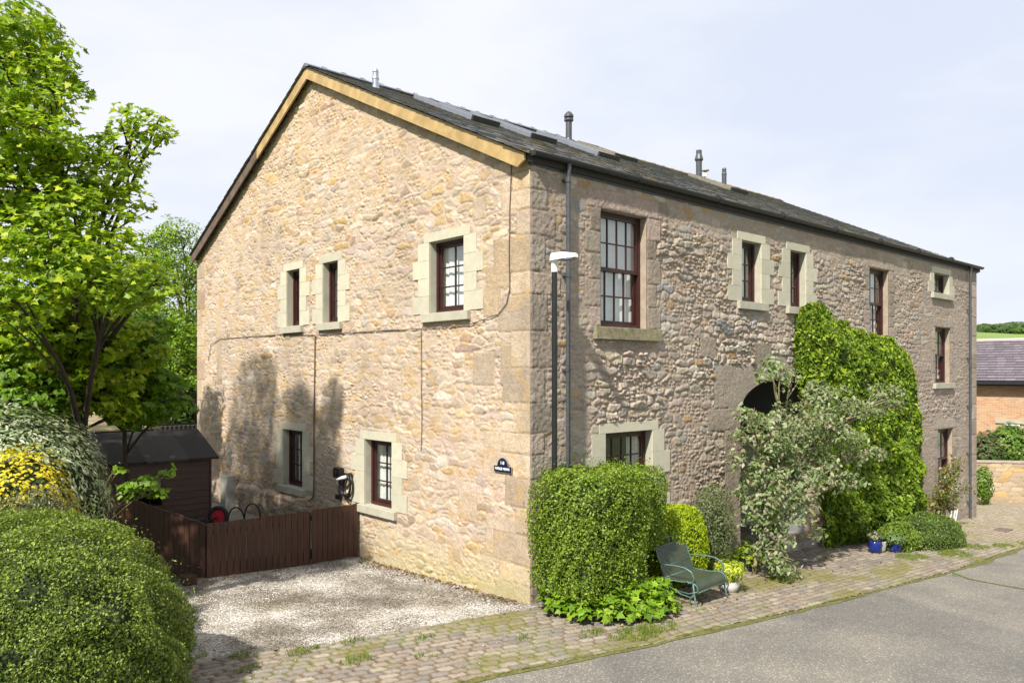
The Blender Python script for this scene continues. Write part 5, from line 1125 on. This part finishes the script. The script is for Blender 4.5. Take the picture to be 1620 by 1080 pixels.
# climbing rose in a ribbed pale planter
t_ = thing('potted_rose', 'straggly rose with pale blooms in a tall white slatted planter near the far downpipe', 'pot plant', (13.95, -.45, gz_(13.95, -.45)))
a_ = MB(); z0_ = gz_(13.95, -.45)
a_.lathe((13.95, -.45, z0_), [(.20, 0), (.27, .5), (.24, .5), (.18, .05)], 22); pt = a_.build('planter', M['terracotta'], t_)
a_ = MB()
for k in range(16): q = 2 * math.pi * k / 16; a_.tube([(13.95 + .21 * math.cos(q), -.45 + .21 * math.sin(q), z0_), (13.95 + .285 * math.cos(q + .1), -.45 + .285 * math.sin(q + .1), z0_ + .52)], .016, 5)
a_.build('planter_slats', M['white_paint'], pt)
rg = np.random.default_rng(87); rs = random.Random(87); a_ = MB(); PP = []
for k in range(16):
    e_ = np.array([13.95 + rs.uniform(-1.25, 1.1), -.55 + rs.uniform(-.3, .3), rs.uniform(-.2, .95)]); P_ = limb(a_, (13.95, -.45, z0_ + .45), e_, .012, .004, rs, .12, 6)
    for q in P_[2:]: PP.append(np.array(q) + rg.normal(0, .085, (26, 3)))
a_.build('stems', M['bark'], t_); PP = np.concatenate(PP)
leaf_mesh('foliage', PP, np.tile([-.2, -.3, .8], (len(PP), 1)), .065, T_OVAL, [(.13, .17, .03), (.18, .20, .04), (.22, .14, .06), (.10, .15, .03)], 88, M['leaf'], t_, 0, .8)
PP = PP[rg.choice(len(PP), 18)]
for k in range(18): leaf_mesh('bloom', np.repeat(PP[k:k + 1], 8, 0) + rg.normal(0, .012, (8, 3)), np.tile([-.2, -.6, .5], (8, 1)), .06, T_OVAL, [(.6, .5, .42), (.62, .55, .35), (.55, .42, .38)], 89, M['leaf'], t_, 0, .9)

# bench
BO = Vector((2.23, -1.09, float(gz(2.23, -1.09)) + .02)); BR = R(5)
bn = thing('garden_bench', 'green painted iron bench with mesh seat and scrolled arms on the setts', 'bench', tuple(BO))
bn.rotation_euler = (0, 0, BR)
def bpart(mb, name, mat, parent=None, smooth=True):
    me = bpy.data.meshes.new(name); me.from_pydata(mb.v, [], mb.f); me.materials.append(mat)
    if smooth: me.polygons.foreach_set('use_smooth', np.ones(len(me.polygons), bool))
    me.update(); o_ = bpy.data.objects.new(name, me); link(o_, parent or bn); return o_
m, t, p = newmat('iron mesh'); n = t.nodes.new; l = t.links.new
p.inputs['Base Color'].default_value = (.07, .12, .085, 1); p.inputs['Roughness'].default_value = .5
tcn = n('ShaderNodeTexCoord'); vo = n('ShaderNodeTexChecker'); vo.inputs['Scale'].default_value = 130; mpn = n('ShaderNodeMapping'); mpn.inputs['Rotation'].default_value = (.5, .3, .78); l(tcn.outputs['Object'], mpn.inputs[0]); l(mpn.outputs[0], vo.inputs[0])
ns_ = n('ShaderNodeTexNoise'); ns_.inputs['Scale'].default_value = 7; l(tcn.outputs['Object'], ns_.inputs[0]); rr2 = n('ShaderNodeValToRGB'); rr2.color_ramp.elements[0].color = (.035, .055, .042, 1); rr2.color_ramp.elements[1].color = (.065, .070, .034, 1); rr2.color_ramp.elements[0].position = .3; rr2.color_ramp.elements[1].position = .75; l(ns_.outputs[0], rr2.inputs[0]); l(rr2.outputs[0], p.inputs['Base Color'])
ma = n('ShaderNodeMath'); ma.operation = 'MULTIPLY'; ma.inputs[1].default_value = .25; l(vo.outputs['Fac'], ma.inputs[0]); mb2 = n('ShaderNodeMath'); mb2.operation = 'SUBTRACT'; mb2.inputs[0].default_value = 1; l(ma.outputs[0], mb2.inputs[1]); l(mb2.outputs[0], p.inputs['Alpha'])
M['iron_mesh'] = m
hw = .41; SZ = .335
def sheet(P2, th=.006):       # sheet swept across the width, P2 = (y,z) profile
    mb = MB(); n_ = len(P2); V = [(-hw, y, z) for y, z in P2] + [(hw, y, z) for y, z in P2] + [(-hw, y, z - th) for y, z in P2] + [(hw, y, z - th) for y, z in P2]
    F = [(k, k + 1, n_ + k + 1, n_ + k) for k in range(n_ - 1)] + [(2 * n_ + k, 3 * n_ + k, 3 * n_ + k + 1, 2 * n_ + k + 1) for k in range(n_ - 1)]; return mb.add(V, F)
seat = [(.22, SZ), (.10, SZ - .012), (-.08, SZ - .005), (-.20, SZ + .012), (-.27, SZ + .008), (-.315, SZ - .03), (-.33, SZ - .08), (-.325, SZ - .12)]
so_ = bpart(sheet(seat), 'seat', M['iron_mesh'])
mb = MB()
for s_ in (-1, 1): mb.tube([(s_ * hw, y, z) for y, z in seat], .009, 8)
mb.tube([(-hw, -.325, SZ - .12), (hw, -.325, SZ - .12)], .009, 8); mb.tube([(-hw, .22, SZ), (hw, .22, SZ)], .009, 8); bpart(mb, 'seat_frame', M['verdigris'], so_)
BT = (.40, .83); BL = (.20, .30)
def bk(t_): return (BL[0] + (BT[0] - BL[0]) * t_, BL[1] + (BT[1] - BL[1]) * t_)
bo_ = bpart(sheet([bk(q) for q in (.06, .3, .6, .84)]), 'backrest', M['iron_mesh'])
mb = MB()
for s_ in (-1, 1): mb.tube([(s_ * hw, *bk(0)), (s_ * hw, *bk(.5)), (s_ * hw, *bk(.97)), (s_ * (hw - .03), *bk(1.0))], .010, 8)
mb.tube([(-hw + .03, *bk(1)), (0, bk(1.02)[0], bk(1.02)[1]), (hw - .03, *bk(1))], .010, 8); mb.tube([(-hw, *bk(.84)), (hw, *bk(.84))], .007, 6); mb.tube([(-hw, *bk(.06)), (hw, *bk(.06))], .007, 6); mb.tube([(-hw, *bk(.33)), (hw, *bk(.33))], .005, 6)
for k in range(9):
    x_ = -hw + .05 + k * (2 * hw - .1) / 8; s_ = 1 if k % 2 else -1
    mb.tube([(x_ - .04 * s_, *bk(.84)), (x_, *bk(.92)), (x_ + .04 * s_, *bk(1.0))], .005, 6)
bpart(mb, 'back_frame', M['verdigris'], bo_)
for s_ in (-1, 1):
    x_ = s_ * (hw + .02); mb = MB()
    mb.tube([(s_ * hw, *bk(.42)), (x_, .18, .535), (x_, .0, .545), (x_, -.14, .54), (x_, -.24, .50), (x_, -.285, .42), (x_, -.26, .35), (x_, -.20, .335), (x_, -.17, .365)], .012, 8); bpart(mb, 'armrest', M['verdigris'])
    mb = MB(); mb.tube([(x_, -.27, .34), (x_, -.285, .2), (x_, -.32, .04), (x_, -.35, .0)], .014, 8); mb.tube([(x_, -.27, .17), (x_, -.22, .12), (x_, -.235, .05)], .009, 8); bpart(mb, 'leg', M['verdigris'])
    mb = MB(); mb.tube([(x_, .24, .24), (x_, .27, .1), (x_, .30, .0)], .014, 8); bpart(mb, 'leg', M['verdigris'])
    mb = MB(); mb.tube([(x_, .27, .24), (x_, .1, .23), (x_, -.08, .16), (x_, -.24, .14), (x_, -.285, .2)], .010, 8); mb.tube([(x_, .22, SZ), (x_, .24, .24)], .010, 8); mb.tube([(x_, -.33, SZ - .1), (x_, -.20, .19), (x_, .0, .2)], .008, 8); bpart(mb, 'glider_frame', M['verdigris'])

# ------------------------------------------------------------ beyond the far end of the house
m, t, p = newmat('orange brick'); n = t.nodes.new; l = t.links.new
tcn = n('ShaderNodeTexCoord'); mpn = n('ShaderNodeMapping'); mpn.inputs['Rotation'].default_value = (R(90), 0, R(90)); l(tcn.outputs['Object'], mpn.inputs[0])
bk_ = n('ShaderNodeTexBrick'); bk_.inputs['Scale'].default_value = 1; bk_.inputs['Brick Width'].default_value = .23; bk_.inputs['Row Height'].default_value = .078; bk_.inputs['Mortar Size'].default_value = .008; bk_.inputs['Bias'].default_value = -.1
bk_.inputs['Color1'].default_value = (.36, .19, .10, 1); bk_.inputs['Color2'].default_value = (.46, .29, .16, 1); bk_.inputs['Mortar'].default_value = (.42, .36, .28, 1); 
sv_ = n('ShaderNodeSeparateXYZ'); cv_ = n('ShaderNodeCombineXYZ'); l(tcn.outputs['Object'], sv_.inputs[0]); l(sv_.outputs[1], cv_.inputs[0]); l(sv_.outputs[2], cv_.inputs[1]); l(cv_.outputs[0], bk_.inputs[0])
l(bk_.outputs[0], p.inputs['Base Color']); p.inputs['Roughness'].default_value = .9; M['brick'] = m
bh = thing('brick_house', 'orange brick house with a purple slate roof beyond the far end of the mews', 'house', (33, 3, -1.7))
a_ = MB(); a_.box((31, -2.0, -2.2), (38, 11, 2.88)); a_.build('brick_wall', M['brick'], bh)
V = []; F = []; C_ = []; rs = random.Random(12); rw, ex = 16, .30
for k in range(rw):
    y_ = -2.2
    while y_ < 11.2:
        w_ = rs.uniform(.3, .42); b0 = len(V); xa = 30.65 + k * .235; za = 2.80 + k * .118
        V += [(xa, y_, za + .03), (xa, y_ + w_ - .01, za + .03), (xa + .30, y_ + w_ - .01, za + .145), (xa + .30, y_, za + .145)]; F.append((b0, b0 + 1, b0 + 2, b0 + 3))
        q = rs.uniform(.8, 1.2); C_ += [(.14 * q, .12 * q, .14 * q)] * 4; y_ += w_
keep(np_mesh('slate_roof', V, F, M['slate'], None, col=np.array(C_)), bh)
a_ = MB(); a_.box((34.4, -2.2, 4.68), (34.6, 11.2, 4.78)); a_.build('ridge_tiles', M['pale_render'], bh)
a_ = MB(); a_.prism([(30.75, -2.2, 2.83), (34.5, -2.2, 4.66), (38.3, -2.2, 2.83)], (0, 13.4, 0)); a_.build('roof_deck', M['deck'], bh)
a_ = MB(); a_.box((30.5, -2.2, 2.66), (30.64, 11.2, 2.80)); a_.box((30.64, -2.2, 2.6), (31.0, 11.2, 2.72)); a_.build('gutter', M['gutter'], bh)
a_ = MB(); a_.prism([(30.2, 1.95, 2.75), (30.2, 1.2, 3.4), (30.2, 1.2, 3.15), (30.2, 1.95, 2.55)], (1.2, 0, 0)); a_.build('porch_verge', M['gutter'], bh)
a_ = MB(); a_.box((30.96, 2.5, -.15), (30.995, 3.1, .95)); wq = a_.build('window', M['white_paint'], bh); a_ = MB(); a_.box((30.93, 2.55, -.1), (30.955, 3.05, .9)); a_.build('glass_pane', M['sky_glass'], wq)
a_ = MB(); a_.box((30.93, 2.2, .98), (30.99, 3.4, 1.15)); a_.build('lintel', M['cast_plain'], bh)
# garden wall
def gwall_hc(u, v):
    e_, i, j, sx, sy = rubble(u, v, .42, .17, 201, .15, .2, .015, 2.0, .5); top = sst(.003, .02, e_)
    c = pick([(.36, .27, .16), (.33, .26, .18), (.40, .31, .20), (.30, .22, .14), (.38, .30, .22), (.42, .29, .13)], hsh(i, j, 203)) * (.85 + .3 * hsh(i, j, 204))[:, None]
    return top * .02, np.array([.33, .27, .19]) * (1 - top[:, None]) + c * top[:, None]
us = np.arange(0, 9.01, .03); vs = np.arange(-1.9, .0, .03)
Ug, Vg = np.meshgrid(us, vs); u = Ug.ravel(); v = Vg.ravel(); h_, c_ = gwall_hc(u, v); i = np.arange(len(u)).reshape(Ug.shape); F = np.stack([i[:-1, :-1], i[:-1, 1:], i[1:, 1:], i[1:, :-1]], -1).reshape(-1, 4)
wo = np.array([21.5, 3.9]); wd = np.array([.63, -.777]); wn = np.array([-.777, -.63])
tw = thing('garden_wall', 'coursed golden stone garden wall in front of the brick house', 'wall', (22.7, 1.5, -1.35))
keep(np_mesh('wall_face', np.stack([wo[0] + wd[0] * u + wn[0] * h_, wo[1] + wd[1] * u + wn[1] * h_, v], 1), F, M['stone'], None, col=c_, smooth=True), tw)
a_ = MB(); q0 = wo + wn * .04; q1 = wo + wd * 9 + wn * .04; back = -wn * .4
a_.add([(*q0, -.01), (*q1, -.01), (*(q1 + back), -.01), (*(q0 + back), -.01), (*q0, .055), (*q1, .055), (*(q1 + back), .055), (*(q0 + back), .055)], [(0, 3, 2, 1), (4, 5, 6, 7), (0, 1, 5, 4), (1, 2, 6, 5), (2, 3, 7, 6), (3, 0, 4, 7)])
a_.build('coping', M['jamb'], tw, bevel=.01)
GSH = [(.10, .19, .02), (.15, .25, .03), (.07, .14, .02), (.20, .28, .05)]
for k, (px, lb, pal) in enumerate(((1560, 'dark leaved bush over the garden wall beside the house end', [(.06, .12, .02), (.09, .14, .04), (.12, .10, .05)]), (1592, 'taller light green bush over the middle of the garden wall', GSH), (1618, 'bright bush at the right edge over the garden wall', GSH), (1650, 'bush over the garden wall just past the edge of the picture', GSH))):
    c_ = A(px, 725, 29.5); bush('garden_bush', lb, 'bush', (c_[0], c_[1], .05 + .25 * (k % 2)), (.8, .7, .95), 2600, .14, T_OVAL, pal, 90 + k, 'leaf', 2.0, .25, .6, .9, 'bushes behind the garden wall', corescale=.55, zmin=-1.2, sprout=.3)
# creeper behind the house corner on the garden side
a_ = A(1553, 770, 26); bush('corner_climber', 'few green leaves of a climber showing past the far house corner', 'plant', (a_[0] + .2, a_[1], -.6), (.35, .3, .7), 500, .13, T_OVAL, GSH, 97, 'leaf', 2.0, .2, .6, .9, corescale=.3)
# far field hedges on the hill
for k, (px, t_, w_) in enumerate(((1600, 260, 14), (1560, 280, 7), (1640, 250, 16))):
    p_ = np.array(A(px, 540, t_)); zz = float(ground_z(np.array([p_[0]]), np.array([p_[1]]))[0][0])
    bush('field_tree', ('dark hedgerow tree on the far green hill at the right edge', 'small hedgerow tree on the far green hill nearest the mews', 'far hedgerow tree on the hill past the picture edge')[k], 'tree', (p_[0], p_[1], zz), (w_, w_ * .6, 3.2), 2500, 1.1, T_OVAL, [(.06, .11, .02), (.08, .14, .025)], 100 + k, 'leaf', 2, .2, .3, .8, 'trees on the far hill', corescale=.8)

# ------------------------------------------------------------ loose stuff on the ground
rg = np.random.default_rng(111)
def stones(n_, xr, yr, ok, size, pal, name, seed):
    rg = np.random.default_rng(seed); x_ = rg.uniform(*xr, n_); y_ = rg.uniform(*yr, n_); m_ = ok(x_, y_); x_, y_ = x_[m_], y_[m_]; n_ = len(x_)
    T_ = np.array([(1, 0, 0), (0, 1, 0), (-1, 0, 0), (0, -1, 0), (0, 0, .7), (0, 0, -.5)]); FT = np.array([(0, 1, 4), (1, 2, 4), (2, 3, 4), (3, 0, 4), (1, 0, 5), (2, 1, 5), (3, 2, 5), (0, 3, 5)])
    s_ = size * rg.uniform(.5, 1.4, n_); an = rg.uniform(0, 6.28, n_); st = rg.uniform(.6, 1.3, (n_, 3)) * s_[:, None]
    L_ = T_[None] * st[:, None] + rg.normal(0, .15, (n_, 6, 3)) * s_[:, None, None]; ca, sa = np.cos(an)[:, None], np.sin(an)[:, None]
    X_ = x_[:, None] + L_[..., 0] * ca - L_[..., 1] * sa; Y_ = y_[:, None] + L_[..., 0] * sa + L_[..., 1] * ca
    Z_ = (gz(x_, y_) + .012 + .03 * (fbm(x_ * .8, y_ * .8, 81, 3) - .5) + size * .25)[:, None] + L_[..., 2]
    V = np.stack([X_, Y_, Z_], -1).reshape(-1, 3); F = (FT[None] + 6 * np.arange(n_)[:, None, None]).reshape(-1, 3); C = np.repeat(pick(pal, rg.random(n_)), 6, 0)
    return tag(np_mesh(name, V, F, M['setts'], col=C), kind='stuff')
PEB = [(.55, .55, .55), (.42, .41, .39), (.30, .28, .25), (.22, .19, .15), (.65, .65, .65), (.36, .33, .29), (.16, .145, .13), (.26, .24, .21)]
o = stones(34000, (-5.2, .06), (-.2, 4.8), lambda x, y: (y > gravel_edge(x) + .02) & (fbm(x * 1.1 + 3, y * .8, 114, 3) > .42), .0075, PEB, 'loose_gravel', 112); tag(o, 'pale loose gravel chips spread over the drive', 'gravel')
o = stones(1400, (-4.6, 1.5), (-1.6, 1.4), lambda x, y: (y > road_edge(x)) & (y < gravel_edge(np.minimum(x, 0)) + .05) & (vn(x * 2, y * 2, 9) > .35), .007, PEB, 'scattered_chips', 113); tag(o, 'stray white chips scattered over the setts', 'gravel')
# grass in the joints and verges
def tufts(name, label, spots, n_, ht, pal, seed, sp=.16):
    rg = np.random.default_rng(seed); S = np.array(spots); w_ = S[:, 2] ** 2; idx = rg.choice(len(S), n_, p=w_ / w_.sum()); an = rg.random(n_) * 6.28; rr_ = np.sqrt(rg.random(n_)) * S[idx, 2]
    x_ = S[idx, 0] + rr_ * np.cos(an); y_ = S[idx, 1] + rr_ * .6 * np.sin(an); m_ = vn(x_ * 9, y_ * 12, seed) > .35; x_, y_ = x_[m_], y_[m_]
    P_ = np.stack([x_, y_, gz(x_, y_) + .015 + ht * .3], 1); nn_ = rg.normal(0, 1, (len(x_), 3)); nn_[:, 2] *= .3
    o = leaf_mesh(name, P_, nn_, ht, T_LANCE * np.array([.45, 1]), pal, seed, M['leaf'], None, 0, .3, up=np.array([0, 0, 3.0])); return tag(o, label, 'grass', kind='stuff')
GR = [(.13, .20, .02), (.18, .25, .03), (.24, .26, .06), (.10, .16, .02)]
tufts('grass_tufts', 'short grass growing in the joints of the setts and by the wall foot', [(.1, -1.75, .4), (.6, -1.75, .35), (-.3, -1.4, .2), (-3.2, .4, .22), (-3.7, .75, .2), (-2.6, .3, .15), (-2.9, -.3, .2), (-2.2, -.7, .2), (-1.9, -.2, .14), (-3.9, .3, .15), (-1.0, -1.0, .15), (-4.2, 1.1, .2), (8.9, -1.6, .45), (10.2, -1.95, .5), (11.6, -1.9, .4), (12.4, -2.2, .35), (13.3, -2.38, .3), (14.5, -2.3, .25), (-1.35, 1.4, .05), (-2.95, 4.75, .12), (9.6, -2.5, .12), (7.8, -2.75, .08), (5.2, -.9, .35), (4.6, -1.2, .3)], 9000, .05, GR, 121)
# fallen brown leaves along the gable foot
rg = np.random.default_rng(131); n_ = 420; y_ = rg.uniform(.1, 4.4, n_); x_ = -np.abs(rg.normal(0, .12, n_)) - .03; x2 = rg.uniform(.1, 8, 160); y2 = rg.uniform(-1.7, -.2, 160)
P_ = np.concatenate([np.stack([x_, y_, gz(x_, y_) + .03], 1), np.stack([x2, y2, gz(x2, y2) + .04], 1)])
tag(leaf_mesh('fallen_leaves', P_, np.tile([0, 0, 1.], (len(P_), 1)), .05, T_OVAL, [(.20, .11, .04), (.26, .15, .05), (.14, .08, .04), (.30, .22, .08)], 132, M['leaf'], None, 0, .35), 'small brown fallen leaves along the gable foot and on the setts', 'leaves', kind='stuff')
# bare earth strip by the corner
# drain cover in the far setts
x_, y_ = 15.2, -1.37; a_ = MB(); a_.box((x_ - .3, y_ - .16, float(gz(x_, y_)) + .0), (x_ + .3, y_ + .16, float(gz(x_, y_)) + .045)); 
M['rust'] = simple('rusty iron cover', (.14, .10, .075), .8, bump=.6, bscale=80, var=.3, vscale=20)
tag(a_.build('drain_cover', M['rust'], bevel=.005), 'rusty rectangular iron cover set in the setts near the far corner', 'drain cover')
# plant on the inner sill of the lower gable window
potplant_ = thing('windowsill_plant', 'green leafy plant in a white pot inside the lower gable window', 'pot plant', (.3, 3.62, .86))
a_ = MB(); a_.lathe((.30, 3.62, .89), [(.05, 0), (.065, .12), (.055, .12)], 16); a_.build('pot', M['white_paint'], potplant_)
p_, d_ = ell(np.random.default_rng(7), 160, (.30, 3.62, 1.12), (.10, .11, .12), .2); leaf_mesh('foliage', p_, d_, .06, T_OVAL, [(.13, .32, .03), (.10, .25, .02)], 7, M['leaf'], potplant_, 0, .6)
a_ = MB(); a_.box((.24, 3.40, .84), (.36, 4.36, .888)); keep(a_.build('inner_sill', M['white_paint'], H), H)
